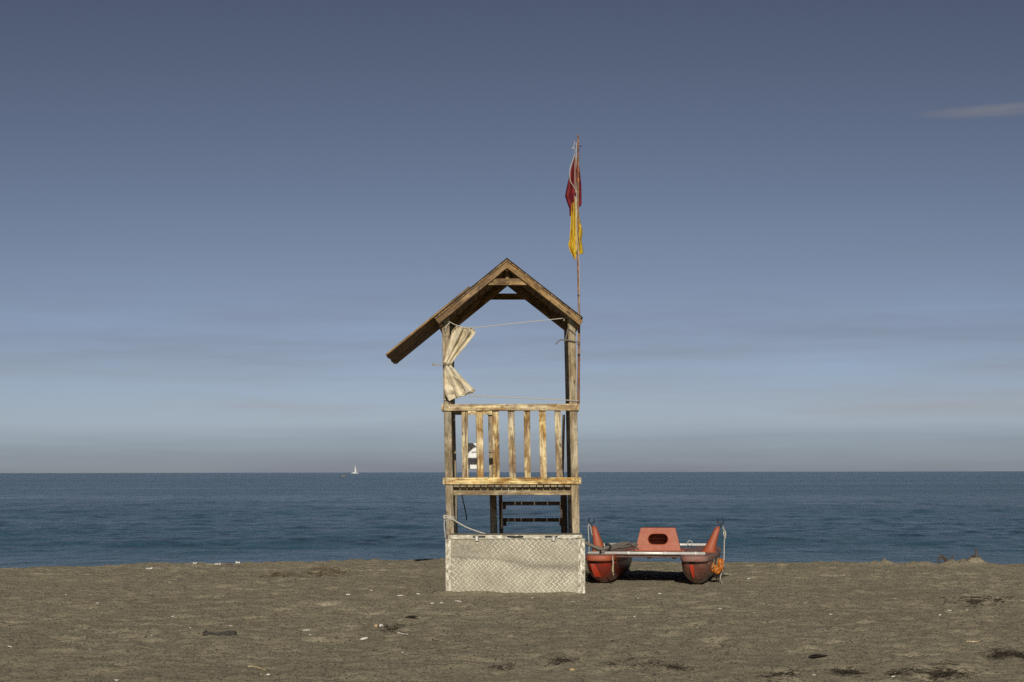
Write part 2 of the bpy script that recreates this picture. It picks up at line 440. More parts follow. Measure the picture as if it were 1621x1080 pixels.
h = m.math('MULTIPLY', h, m.math('MULTIPLY_ADD', calm, .5, .5))
SEA = m.set(c, m.math('MULTIPLY_ADD', band, .22, .10), bump=h, bstr=1.0, bdist=.68, IOR=1.33)

# ------------------------------------------------------------------ setting: sand
SEA_Z = -0.75
def lines(lo, hi, d0, a, b, g):
    """dense spacing d0 in [a,b], growing by g outside, to lo / hi"""
    core = list(np.arange(a, b + d0 * .5, d0)); d = d0; L = []; x = a
    while x > lo: d *= g; x -= d; L.append(x)
    d = d0; H = []; x = core[-1]
    while x < hi: d *= g; x += d; H.append(x)
    return np.array(L[::-1] + core + H)

def crest(x):
    px = 810.5 + x * 95.0
    c = np.interp(px, [-700, 0, 300, 560, 700, 900, 1200, 1621, 2400], [26.6, 27.6, 29.2, 30.1, 30.4, 30.0, 29.0, 28.1, 26.8])
    return c + .25 * fbm(x * .8, x * 0 + 3.3, 3, 5)

gx = lines(-1500, 1500, .06, -9.6, 9.6, 1.05)
gy = np.concatenate([lines(-400, 11.0, .5, 2, 11, 1.1)[:-2], np.arange(11.0, 32.0, .05), np.arange(32.0, 44.0, .25)])
gy = np.unique(np.round(gy, 4))
SX, SY = np.meshgrid(gx, gy)
CR = crest(SX)
SZ = .035 * fbm(SX * .45, SY * .45, 3, 11) + .020 * fbm(SX * 1.5, SY * 1.9, 3, 21) + .020 * fbm(SX * 5.0, SY * 5.5, 3, 31)
SZ += .022 * np.maximum(0, fbm(SX * 8, SY * 9, 2, 61)) * 2
foots = [(RNG.uniform(-9.5, 9.5), RNG.uniform(11.5, 29.5), RNG.uniform(0, 6.28), RNG.uniform(.75, 1.2)) for _ in range(620)]
for wx, wy, hx, hy in [(-4, 12, 5, 29), (-9, 17, 9, 21), (3, 12, 8, 29), (-2, 24, 9, 26), (-9, 26, -1, 27)]:   # walked lines of footprints
    n = int(math.hypot(hx - wx, hy - wy) / .62); a = math.atan2(hy - wy, hx - wx)
    for i in range(n):
        t = i / n; s = .13 * (1 if i % 2 else -1)
        foots.append((wx + (hx - wx) * t - s * math.sin(a) + RNG.normal(0, .05), wy + (hy - wy) * t + s * math.cos(a) + RNG.normal(0, .05), a, 1.1))
for fx, fy, fa, fs in foots:
    i0, i1 = np.searchsorted(gx, (fx - .45, fx + .45)); j0, j1 = np.searchsorted(gy, (fy - .45, fy + .45))
    if i1 <= i0 or j1 <= j0: continue
    dx, dy = SX[j0:j1, i0:i1] - fx, SY[j0:j1, i0:i1] - fy
    u = (dx * math.cos(fa) + dy * math.sin(fa)) / (.16 * fs); v = (-dx * math.sin(fa) + dy * math.cos(fa)) / (.075 * fs)
    r2 = u * u + v * v
    SZ[j0:j1, i0:i1] += fs * (-.034 * np.exp(-r2) + .010 * np.exp(-((np.sqrt(r2) - 1.7) / .45) ** 2))
# level the ground a little where the tower, locker and boat stand
for cx, cy, rx, ry in [(.03, 23.2, 1.3, 1.6), (2.1, 24.6, 1.5, 2.0)]:
    k = np.exp(-(((SX - cx) / rx) ** 2 + ((SY - cy) / ry) ** 2) ** 2)
    SZ *= 1 - .75 * k
# drifted sand along the foot of the locker
SZ += np.exp(-((SY - 21.93) / .13) ** 2) * (np.abs(SX - .04) < 1.05) * (.012 + .05 * np.maximum(0, fbm(SX * 3.1, SY * 2, 3, 55)))
# heaped sand on the crest and the fall to the water
for px, hgt, wd, dy in [(1384, .055, .10, 0), (1405, .075, .11, .05), (1445, .05, .12, 0), (1462, .045, .14, .0), (1500, .06, .12, 0), (1522, .085, .20, .05), (1542, .06, .13, 0), (1330, .04, .3, 0), (560, .03, .6, 0), (250, .03, .8, 0)]:
    x0 = (px - 810.5) / 96.5
    SZ += hgt * np.exp(-((SX - x0) / wd) ** 2 - ((SY - CR + .15 - dy) / .28) ** 2) * (1 + 1.1 * fbm(SX * 9, SY * 9, 2, 77))
edge = np.clip(SY - CR, 0, None)
SZ -= np.where(edge > 0, .17 * edge * edge / (edge + .8), 0)
far = np.clip((np.abs(SX) - 60) / 200, 0, 1)
sand = link('sand', grid_mesh('sand', SX, SY, SZ), SAND); tag(sand, kind='structure')

def gz(x, y):
    i = int(np.clip(np.searchsorted(gx, x) - 1, 0, len(gx) - 2)); j = int(np.clip(np.searchsorted(gy, y) - 1, 0, len(gy) - 2))
    u = (x - gx[i]) / (gx[i + 1] - gx[i]); v = (y - gy[j]) / (gy[j + 1] - gy[j])
    return float((SZ[j, i] * (1 - u) + SZ[j, i + 1] * u) * (1 - v) + (SZ[j + 1, i] * (1 - u) + SZ[j + 1, i + 1] * u) * v)
def G(px, py):
    """point on the sand seen at a photo position"""
    Y = EYE * FPX / (py - 747.5)
    for _ in range(3):
        x = (px - 810.5) * Y / FPX; z = gz(x, Y); Y = (EYE - z) * FPX / (py - 747.5)
    x = (px - 810.5) * Y / FPX
    return Vector((x, Y, gz(x, Y)))

# ------------------------------------------------------------------ setting: sea
sx = lines(-26000, 26000, .24, -20, 20, 1.035)
sy = []; y = 27.0; d = .14
while y < 42000: sy.append(y); y += d; d *= 1.0 if y < 60 else 1.017
sy = np.array(sy)
QX, QY = np.meshgrid(sx, sy)
warp = 2.2 * fbm(QX * .05, QY * .05, 2, 90)
fade = np.clip(1 - (QY - 90) / 260, 0, 1)
WZ = .028 * np.sin((QY + warp * 1.6) * 2 * math.pi / 5.6 + .5) * np.clip(2.4 * fbm(QX * .11, QY * .1, 2, 91) + .3, 0, 1.3)
WZ += .03 * np.sin((QY + QX * .12 + warp) * 2 * math.pi / 9.3) * np.clip(2.4 * fbm(QX * .07, QY * .06, 2, 95) + .4, 0, 1.2)
WZ += .08 * fbm(QX * .42, QY * .42, 3, 92) + .075 * fbm(QX * 1.0, QY * 1.1, 3, 93)
sw = np.exp(-((QY - 57 - 1.2 * warp - .05 * QX) / 2.4) ** 2) * .13 * np.clip(.9 - QX / 14 + fbm(QX * .2, QY * .2, 2, 96), 0, 1)      # a low swell rolling in
SEAZ = SEA_Z + (WZ * np.clip((QY - 42) / 14, .12, 1) + sw) * fade
sea = link('sea', grid_mesh('sea', QX, QY, SEAZ), SEA); tag(sea, kind='structure')

# ------------------------------------------------------------------ lifeguard tower
LEAN = .0197
TY = 22.6
tower = empty('lifeguard_tower', (.027, TY, 0))
SHEAR = LEAN         # the frame has racked over: posts lean, rails stay level
tag(tower, 'weathered wooden lifeguard tower with gable roof, slatted balcony and rear steps', 'lifeguard tower')
HX, DP = .868, 1.60          # half width, depth over the posts
PW = .098
UP, FR, RT = (0, 0, 1), (0, -1, 0), (1, 0, 0)
for sxn in (-1, 1):
    for fr in (0, 1):
        x = sxn * (HX - PW / 2); yy = PW / 2 if fr == 0 else DP - PW / 2
        board('post', (x, yy, -.15), (x, yy, 3.56), PW, PW, FR, POSTW, tower, .006)

# floor: joists carry boards whose ends project over the front beam
floor = board('deck_beam', (-HX + PW, .145, 1.282), (HX - PW, .145, 1.282), .105, .07, FR, POSTW, tower)
def sub(parent, name, p0, p1, b, t, up, mat, **k):
    """a board in tower coordinates hung under a part"""
    o = board(name, p0, p1, b, t, up, mat, None, **k)
    m_ = o.matrix_basis.copy(); o.parent = parent
    o.matrix_basis = parent.matrix_basis.inverted() @ m_
    return o
for i in range(17):
    x = -.768 + .0447 + i * .0905 - .0
    if x > .77: break
    sub(floor, 'deck_board', (x, .004 + random.uniform(-.004, .004), 1.353), (x, DP, 1.353), .079, .036, UP, POSTW, wob=.002)
board('deck_beam', (-HX + PW, DP - .13, 1.282), (HX - PW, DP - .13, 1.282), .105, .07, FR, POSTW, tower)
for sxn in (-1, 1):
    board('side_beam', (sxn * (HX - .13), .19, 1.28), (sxn * (HX - .13), DP - .18, 1.28), .05, .1, UP, POSTW, tower)

# railings
def railing(a, b, side, bal, name='railing'):
    """a top rail part with the lower rail and balusters as its pieces; a->b along the outer face"""
    a, b = Vector(a), Vector(b); n = Vector(side)
    top = board('railing', a + Vector((0, 0, 2.373)) + n * .016, b + Vector((0, 0, 2.373)) + n * .016, .088, .030, side, RAILW, tower, wob=.003)
    sub(top, 'lower_rail', a + Vector((0, 0, 1.415)) + n * .017, b + Vector((0, 0, 1.415)) + n * .017, .088, .032, side, RAILW, wob=.003)
    for q in bal:
        p = q + n * -.016
        sl = random.uniform(-.006, .006)
        d = (b - a).normalized()
        sub(top, 'baluster', p + Vector((0, 0, 1.385)) + d * sl, p + Vector((0, 0, 2.40)) - d * sl, .084 + random.uniform(-.003, .003), .026, side, RAILW, wob=.004)
    return top
fb = [-.599, -.405, -.2, .01, .2115, .413, .6185]
front = railing((-.862, 0, 0), (.868, 0, 0), FR, [Vector((x, 0, 0)) for x in fb])
for sxn in (-1, 1):
    railing((sxn * HX, -.012, 0), (sxn * HX, DP + .01, 0), (sxn, 0, 0), [Vector((sxn * HX, .27 + .21 * i, 0)) for i in range(6)])
railing((-HX, DP, 0), (-.22, DP, 0), (0, 1, 0), [Vector((-.64, DP, 0)), Vector((-.445, DP, 0))])
# nail heads on the front rails
for x in (-.815, -.775, .775, .825):
    for z, pr in ((2.38, front), (1.42, front)):
        v, f = tube_data([(x - SHEAR * z, -.029, z + .01 * math.sin(x * 40)), (x - SHEAR * z, -.0345, z + .01 * math.sin(x * 40))], .0055, 8)
        o = link('nail', pydata('nail', v, f), BLACK); o.parent = front; o.matrix_basis = front.matrix_basis.inverted()

# stairs at the back
newel = board('newel_post', (-.268, DP + .09, -.15), (-.268, DP + .09, 2.42), .095, .095, FR, POSTW, tower)
for x in (-.165, .735):
    st = board('stair_stringer', (x, DP + .02, 1.33), (x, DP + 1.52, -.1), .045, .17, UP, DARKW, tower)
    if x < 0: stair = st
for i in range(5):
    z = 1.09 - .24 * i; yy = DP + .22 + i * .25
    sub(stair, 'tread', (-.14, yy, z), (.71, yy, z), .2, .048, UP, DARKW)
    for x in (-.115, .685): sub(stair, 'tread_cleat', (x, yy - .08, z - .055), (x, yy + .08, z - .055), .045, .055, UP, DARKW)
board('stair_leg', (-.165, DP + .16, -.1), (-.165, DP + .16, 1.2), .05, .07, FR, DARKW, tower)
board('stair_leg', (.735, DP + .16, -.1), (.735, DP + .16, 1.2), .06, .07, FR, DARKW, tower)
for x in (-.25, .745):
    board('handrail', (x, DP + .13, 2.30), (x - .015, DP + 1.45, 1.12), .035, .10, UP, DARKW, tower)
    board('handrail_post', (x - .012, DP + 1.38, -.1), (x - .012, DP + 1.38, 1.16), .05, .05, FR, DARKW, tower)
tube('hanging_strap', spline([(-.735, DP - .03, 1.25), (-.70, DP - .03, 1.1), (-.665, DP - .03, .93), (-.66, DP - .03, .86)], 4), .009, BLACK, tower, 6)

# roof
TH = R(38.6); ct, st_a = math.cos(TH), math.sin(TH)
AP = Vector((-.003, 0, 4.303)); YF, YB = -.20, 1.72
def slope(sg, along, dep, y):
    """point on a roof slope: distance from the ridge, depth under the top surface"""
    return Vector((AP.x + sg * (along * ct - dep * st_a), y, AP.z - along * st_a - dep * ct))
NRM = {s: Vector((s * st_a, 0, ct)) for s in (-1, 1)}
ridge = board('roof', (AP.x, YF + .06, AP.z - .12), (AP.x, YB - .04, AP.z - .12), .045, .10, UP, ROOFW, tower)
LR = 1.235
for sg in (-1, 1):
    n = 12; pitch = LR / n
    for i in range(n):
        a = (i + .5) * pitch
        j = random.uniform(-.006, .006)
        sub(ridge, 'roof_board', slope(sg, a, .026, YF + .008 + j), slope(sg, a, .026, YB + j), pitch - .005, .022, NRM[sg], ROOFW, bev=.002)
    # felt skin with a turned edge
    L2 = LR + (.008 if sg > 0 else -.01)
    sub(ridge, 'roofing_felt', slope(sg, 0.0, .0105, (YF + YB) / 2), slope(sg, L2, .0105, (YF + YB) / 2), YB - YF + .03, .007, NRM[sg], FELT, bev=.002)
    # barge boards front, rafters behind
    sub(ridge, 'barge_board', slope(sg, .035 if sg > 0 else .032, .076, YF + .030), slope(sg, LR + (.035 if sg > 0 else 0.0), .076, YF + .030), .032, .066, NRM[sg], ROOFW, wob=.002)
    for yy, hh in ((.05, .06), (DP - .05, .105), (YB - .05, .085)):
        sub(ridge, 'rafter', slope(sg, .06, .040 + hh / 2, yy), slope(sg, LR - .03, .040 + hh / 2, yy), .045, hh, NRM[sg], ROOFW)
    board('eaves_plate', (sg * (HX + .022), YF + .12, 3.47), (sg * (HX + .022), YB - .06, 3.47), .045, .10, UP, ROOFW, tower)
sub(ridge, 'king_post', (AP.x, YF + .24, 4.0), (AP.x, YF + .24, 4.2), .055, .04, FR, ROOFW)
def collar(yy, z, mat):
    hw = (AP.z - .05 - z) / math.tan(TH)
    sub(ridge, 'collar_tie', (AP.x - hw, yy, z), (AP.x + hw, yy, z), .085, .036, FR, mat)
collar(YF + .068, 3.99, ROOFW); collar(DP + .004, 3.975, ROOFW)
# long sloping awning boarded down the seaward-left side
aw = board('awning', slope(-1, .62, -.032, .3), slope(-1, 2.02, -.032, .3), .05, .02, NRM[-1], ROOFW, tower)
n = 10; pitch = (YB - YF - .03) / n
for i in range(n):
    yy = YF + .022 + (i + .5) * pitch
    j = random.uniform(-.012, .012)
    sub(aw, 'awning_board', slope(-1, .625 + j, -.010, yy), slope(-1, 2.035 + j, -.010, yy), pitch - .006, .022, NRM[-1], ROOFW, bev=.003)

SHEAR = 0.0
# plain white panel fixed to the rear balusters
sb = empty('white_panel', (-.535, TY + DP + .045, 1.575)); sb.rotation_euler = (0, R(1), 0)
tag(sb, 'small plain white panel fixed behind the balcony slats at the back', 'panel')
board('panel', (-.005, 0, 0), (-.005, 0, .36), .20, .010, FR, WHITEP, sb)
for x in (-.08, .07):
    tube('screw', [(x, -.004, .33), (x, -.008, .33)], .006, STEEL, sb, 8)

# ------------------------------------------------------------------ cloth
def drape(name, rows, Y, mat, pleats, amp, cols=70, sub_n=8, seed=1, parent=None, shear=0.0, thick=.003, crumple=.05):
    """cloth hung in pleats: rows of ((left px, py), (right px, py), depth factor)"""
    rw = []
    for i in range(len(rows) - 1):
        for k in range(sub_n):
            t = k / sub_n; t2 = t * t * (3 - 2 * t) * .5 + t * .5
            a, b = rows[i], rows[i + 1]
            rw.append(tuple(a[j] + (b[j] - a[j]) * t2 for j in range(5)))
    rw.append(rows[-1])
    rs = np.random.default_rng(seed); ph = rs.uniform(0, 6.28, 4)
    X = np.zeros((len(rw), cols)); Yv = X.copy(); Z = X.copy(); u = np.linspace(0, 1, cols)
    for i, (lx, ly, rx, ry, k) in enumerate(rw):
        t = i / (len(rw) - 1)
        uu = u + .22 / pleats * np.sin(2 * np.pi * pleats * u + ph[1] + 2.5 * t)
        p0, p1 = W(lx, ly, Y), W(rx, ry, Y)
        dep = amp * k * (np.sin(2 * np.pi * pleats * u + ph[0] + shear * t) + .28 * np.sin(2 * np.pi * pleats * 1.73 * u + ph[2] + 3 * t) + .3 * np.sin(9 * t + 5 * u + ph[3]))
        X[i] = p0.x + (p1.x - p0.x) * uu; Z[i] = p0.z + (p1.z - p0.z) * uu
        cr_ = crumple * k * (fbm(u * 7 + 3, u * 0 + t * 6, 3, seed + 40) + .5 * fbm(u * 15, u * 0 + t * 13, 2, seed + 50))
        Yv[i] = Y + dep + cr_
        Z[i] += .008 * k * np.sin(2 * np.pi * pleats * u + ph[0]) if i in (0, len(rw) - 1) else 0
    o = link(name, grid_mesh(name, X, Yv, Z), mat, parent)
    md = o.modifiers.new('thick', 'SOLIDIFY'); md.thickness = thick; md.offset = 0
    return o
cur = empty('curtain', W(708, 577, 22.55)); tag(cur, 'cream canvas curtain gathered and tied to the left front post of the tower', 'curtain')
c_up = drape('upper_cloth', [(722.5, 516, 750, 520.5, .9), (717.8, 524, 752.3, 525.5, 1.0), (713, 543, 737, 546, .8), (707.5, 562, 723, 563, .55), (704, 573, 715.5, 573.5, .32), (704, 577.5, 714, 578, .28)], 22.515, CANVAS, 2.5, .048, seed=4, shear=.8)
c_lo = drape('lower_cloth', [(704, 576.5, 714, 577, .28), (703, 583, 719.5, 583, .42), (702.8, 597, 731, 597, .8), (704.2, 613, 744, 612, 1.05), (708, 625, 749.5, 618.5, 1.1), (714, 633.5, 747, 622.5, 1.1)], 22.515, CANVAS, 2.6, .048, seed=9, shear=-.7)
for o in (c_up, c_lo):
    o.parent = cur; o.location = -cur.location
v, f = [], []
for k in range(3):
    ring = []
    for a in range(21):
        t = a / 20 * 2 * math.pi
        ring.append(W(709.3, 575.0 + k * 1.4, 22.57) + Vector((.062 * math.cos(t), .085 * math.sin(t), .008 * math.sin(t + k))))
    tube_data(ring, .0065, 6, v, f)
tube_data(spline([W(704, 576, 22.48), W(698, 577.5, 22.46), W(692, 577.5, 22.46), W(686, 576.8, 22.46)], 4), .006, 6, v, f)
tube_data([W(687.3, 577, 22.46), W(684.8, 576.7, 22.46)], .014, 8, v, f)
tube_data(spline([W(706, 575, 22.46), W(702, 572.5, 22.45), W(699.5, 570.5, 22.45)], 4), .006, 6, v, f)
o = link('tie_rope', pydata('tie_rope', v, f, True), ROPET, cur); o.location = -cur.location

def cord(name, pts, r, mat, label, cat, sides=6, extra=(), n=6):
    v, f = tube_data(spline(pts, n), r, sides)
    for e in extra: tube_data(spline(e, n), r, sides, v, f)
    o = link(name, pydata(name, v, f, True), mat)
    return tag(o, label, cat)
def around(px, py, Yc, rx, ry, tilt=0.0, n=16):
    c = W(px, py, Yc)
    return [c + Vector((rx * math.cos(t), ry * math.sin(t), tilt * math.cos(t))) for t in [i / n * 2 * math.pi for i in range(n + 1)]]
cord('curtain_line', [W(703, 507.5, 22.585), W(712, 509.5, 22.57), W(724, 515, 22.53), W(748, 518.5, 22.53), W(820, 511.5, 22.56), W(893, 504, 22.585), W(905, 502.5, 22.585)], .0056, ROPEW,
     'thin cord strung between the posts just under the roof, holding the curtain', 'cord',
     extra=[[W(713, 510, 22.565), W(708, 516, 22.56), W(704.5, 526, 22.57)], [W(893, 504, 22.58), W(893.5, 507, 22.57), W(892.5, 508, 22.57)]])
cord('curtain_line', [W(744, 629, 22.545), W(749, 627, 22.54), W(800, 629, 22.55), W(860, 632, 22.57), W(903, 634, 22.585), W(916, 634.5, 22.585)], .0064, ROPEW,
     'thin white cord stretched just above the front balcony rail', 'cord',
     extra=[[W(702, 633, 22.585), W(707, 632.4, 22.585), W(712, 632.5, 22.585)]])
cord('post_lashing', [W(880, 545.5, 22.53), W(884, 541, 22.53), W(888.5, 538.3, 22.54), W(895, 538.8, 22.56), W(902, 539.5, 22.575), W(910, 540.8, 22.575), W(917.5, 542.8, 22.58)], .0085, ROPEG,
     'frayed grey rope lashed round the right front post of the tower', 'rope',
     extra=[[W(895.5, 538.5, 22.565), W(897.5, 530, 22.57), W(899, 522, 22.575)], [W(899, 520, 22.585), W(905, 524, 22.585), W(912, 530.5, 22.585)], around(896.5, 539, 22.565, .014, .014, .01)])
v, f = [], []
for k in range(4): tube_data(around(711.8, 817 + k * 2.0, 22.65, .062, .062, -.012 + .006 * k), .0085, 6, v, f)
tube_data(spline([W(706, 819, 22.58), W(716, 822, 22.575), W(735, 833, 22.54), W(752, 840, 22.48), W(768, 845, 22.42), W(776, 846.8, 22.38)], 6), .0085, 6, v, f)
tube_data(spline([W(705, 819, 22.58), W(703, 828, 22.57), W(703.6, 838, 22.57), W(704.6, 846, 22.57), W(704.8, 852, 22.57)], 6), .007, 6, v, f)
tube_data(spline([W(705, 818, 22.58), W(702.6, 816, 22.56), W(703.6, 822, 22.56)], 4), .011, 6, v, f)
tag(link('lid_rope', pydata('lid_rope', v, f, True), ROPEW), 'white rope wound round the left post and led down to the locker lid', 'rope')

# ------------------------------------------------------------------ flag pole and flags
PX, PYY = .868, 22.66
pole = empty('flagpole', (PX, PYY, 2.42)); tag(pole, 'slender reddish brown wooden flagpole fixed beside the right post of the tower', 'flagpole')
pts = [(0, 0, 0), (.006, 0, .55), (.010, 0, 1.1), (.004, 0, 1.6), (-.006, 0, 2.1), (.0, 0, 2.7), (.004, 0, 3.1), (.002, 0, 3.48)]
me = pydata('pole', *tube_data(spline(pts, 5), [.0175 - .0065 * i / 35 for i in range(36)], 10), True)
o = link('pole', me, POLEW, pole)
tube('cross_pin', [(-.02, 0, 3.36), (.05, 0, 3.36)], .005, IRON, pole, 6)
tube('pole_tip', [(.002, 0, 3.47), (.002, 0, 3.5), (.002, 0, 3.515)], [.012, .011, .004], POLEW, pole, 8)
for z in (.62, 1.02, 1.4): tube('pole_band', [(.007 if z > .5 else 0, 0, z), (.007, 0, z + .025)], .0178, IRON, pole, 10)
hal = [W(913.5, 226, PYY - .02), W(913.6, 300, PYY - .022), W(914, 360, PYY - .025), W(916.5, 400, PYY - .022), W(917.6, 450, PYY - .024), W(917, 487, PYY - .03), W(914.2, 540, PYY - .03), W(913, 600, PYY - .03), W(912.8, 636, PYY - .03)]
o = tube('halyard', spline(hal, 5), .0042, ROPEW, pole, 6); o.location = -pole.location
o = tube('halyard', spline([W(911.2, 224, PYY - .03), W(909, 232, PYY - .035), W(906, 236, PYY - .035), W(910, 234, PYY - .04), W(911.5, 242, PYY - .035)], 5), .004, ROPEW, pole, 6); o.location = -pole.location

FY = PYY - .035
rf = empty('red_flag', W(908, 330, FY)); tag(rf, 'limp dark red flag hanging from the top of the flagpole', 'flag')
a1 = drape('flag_cloth', [(910, 244, 911.5, 244, .15), (907, 258, 913, 257, .5), (902.5, 275, 914, 272, .9), (898.5, 292, 914.5, 290, 1), (895.4, 309, 914.5, 306, 1), (899, 320, 912, 318, .9), (902.5, 330, 909, 329, .6), (902.8, 342.5, 904.2, 342.5, .2)], FY, REDF, 2.2, .04, 44, seed=3, shear=1.5)
a2 = drape('flag_fold', [(913, 250, 915.5, 252, .2), (913, 275, 918.3, 276, .6), (913, 295, 920.5, 296, .9), (913, 312, 921.2, 313, 1), (914, 324, 922, 322, .8), (917, 328, 920, 327.5, .4)], PYY + .045, REDF, 1.3, .03, 30, seed=8)
a3 = tube('hoist_cord', spline([W(911, 243, FY - .03), W(907.5, 255, FY - .045), W(903.2, 268, FY - .06), W(903.6, 286, FY - .065), W(908, 294, FY - .06), W(911.5, 299.5, FY - .05), W(912.5, 306, FY - .04)], 5), .0052, ROPEW, None, 6)
a4 = tube('hoist_cord', spline([W(911.6, 246, FY - .03), W(911, 270, FY - .05), W(911.3, 300, FY - .05)], 5), .004, ROPEW, None, 6)
for o in (a1, a2, a3, a4): o.parent = rf; o.location = -rf.location
yf = empty('yellow_flag', W(911, 390, FY)); tag(yf, 'limp bright yellow flag hanging below the red one on the flagpole', 'flag')
a1 = drape('flag_cloth', [(909, 308, 911, 308, .15), (906.5, 322, 913.5, 322, .5), (904.8, 345, 914, 345, .8), (903.5, 365, 914, 366, 1), (902, 380, 914.2, 383, 1), (899.3, 387.5, 914, 394, 1), (902, 398, 913, 401, .7), (907, 406, 912.5, 406.5, .5), (910, 411, 912, 411, .2)], FY, YELF, 2.4, .035, 44, seed=5, shear=-1.2)
a2 = drape('flag_fold', [(913, 320, 916, 322, .2), (913, 345, 918.5, 347, .6), (913, 355, 921, 359, .9), (913, 365, 922.3, 366, 1), (913, 378, 920.5, 380, 1), (913, 396, 923, 399, 1), (914, 402, 921, 403, .5)], PYY + .045, YELF, 1.6, .03, 30, seed=6)
a3 = tube('hoist_cord', spline([W(910.2, 308, FY - .03), W(912.3, 330, FY - .045), W(913, 360, FY - .045), W(912.6, 400, FY - .04)], 5), .005, ROPEW, None, 6)
for o in (a1, a2, a3): o.parent = yf; o.location = -yf.location

# ------------------------------------------------------------------ aluminium locker
bx = empty('storage_locker', (.04, 22.0, 0)); tag(bx, 'low aluminium tread plate locker standing on the sand before the tower', 'storage box')
BL, BR, BH, BD = -.884, .884, .688, .54
body = board('locker_body', (BL + .004, BD / 2, (BH - .2) / 2), (BR - .004, BD / 2, (BH - .2) / 2), BH + .2, BD - .008, FR, TREAD, bx, .004)
board('front_sheet', (BL + .07, .0, BH / 2 - .07), (BR - .07, .0, BH / 2 - .07), BH + .13, .008, FR, TREAD, bx, .001)
for x0, x1 in ((BL, BL + .072), (BR - .095, BR)):
    board('corner_plate', ((x0 + x1) / 2, -.003, -.1), ((x0 + x1) / 2, -.003, BH - .002), x1 - x0, .016, FR, CORNER, bx, .003)
lid = board('lid', (BL + .03, BD / 2 - .01, BH + .028), (BR - .03, BD / 2 - .01, BH + .028), BD + .02, .044, UP, TREAD, bx, .006)
board('lid_lip', (BL + .035, -.022, BH + .022), (BR - .04, -.022, BH + .022), .046, .004, FR, CORNER, bx, .001)
for px in (754.5, 876):
    x = (px - 810.5) / 125.0 - .04; sg = 1 if px < 800 else -1
    la = board('latch', (x, -.032, BH - .028), (x, -.032, BH + .035), .05, .012, FR, STEEL, bx, .003)
    for dx in (-.016, .016):
        o = board('latch_bow', (x + dx, -.044, BH - .02), (x + dx, -.044, BH + .03), .009, .01, FR, STEEL); o.parent = la; o.matrix_basis = la.matrix_basis.inverted() @ o.matrix_basis
    o = board('latch_tongue', (x - sg * .05, -.033, BH + .026), (x + sg * .11, -.033, BH + .026), .022, .01, FR, BLACK); o.parent = la; o.matrix_basis = la.matrix_basis.inverted() @ o.matrix_basis
tube('lid_handle', spline([(-.10, -.026, BH + .027), (-.06, -.04, BH + .026), (0, -.046, BH + .025), (.06, -.04, BH + .026), (.10, -.026, BH + .027)], 4), .011, BLACK, bx, 8)
# raised bars of the tread pattern
v, f = [], []; ca = math.cos(R(45)); PXX, PZZ = .0672, .0400
for j in range(int((BH + .06) / PZZ)):
    for i in range(int((BR - BL - .17) / PXX) + 1):
        cx, cz = BL + .098 + (i + .5 * (j % 2)) * PXX, BH - .022 - j * PZZ
        if cx > BR - .115: continue
        s = 1 if j % 2 else -1
        L, wd, hh = .0325 * random.uniform(.94, 1.04), .0052 * random.uniform(.8, 1.15), .0050
        d = (ca, ca * s); nn_ = (-ca * s, ca); b0 = len(v)
        for yy, k in ((-.0042, 1.0), (-.0042 - hh, .55)):
            for e, g in ((1, 1), (-1, 1), (-1, -1), (1, -1)):
                v.append((cx + d[0] * L * e * (k * .2 + .8) + nn_[0] * wd * g * k, yy, cz + d[1] * L * e * (k * .2 + .8) + nn_[1] * wd * g * k))
        f += [(b0 + 4, b0 + 5, b0 + 6, b0 + 7)] + [(b0 + q, b0 + (q + 1) % 4, b0 + 4 + (q + 1) % 4, b0 + 4 + q) for q in range(4)]
tb = link('tread_bars', pydata('tread_bars', v, f), TBAR, bx); tb['kind'] = 'stuff'

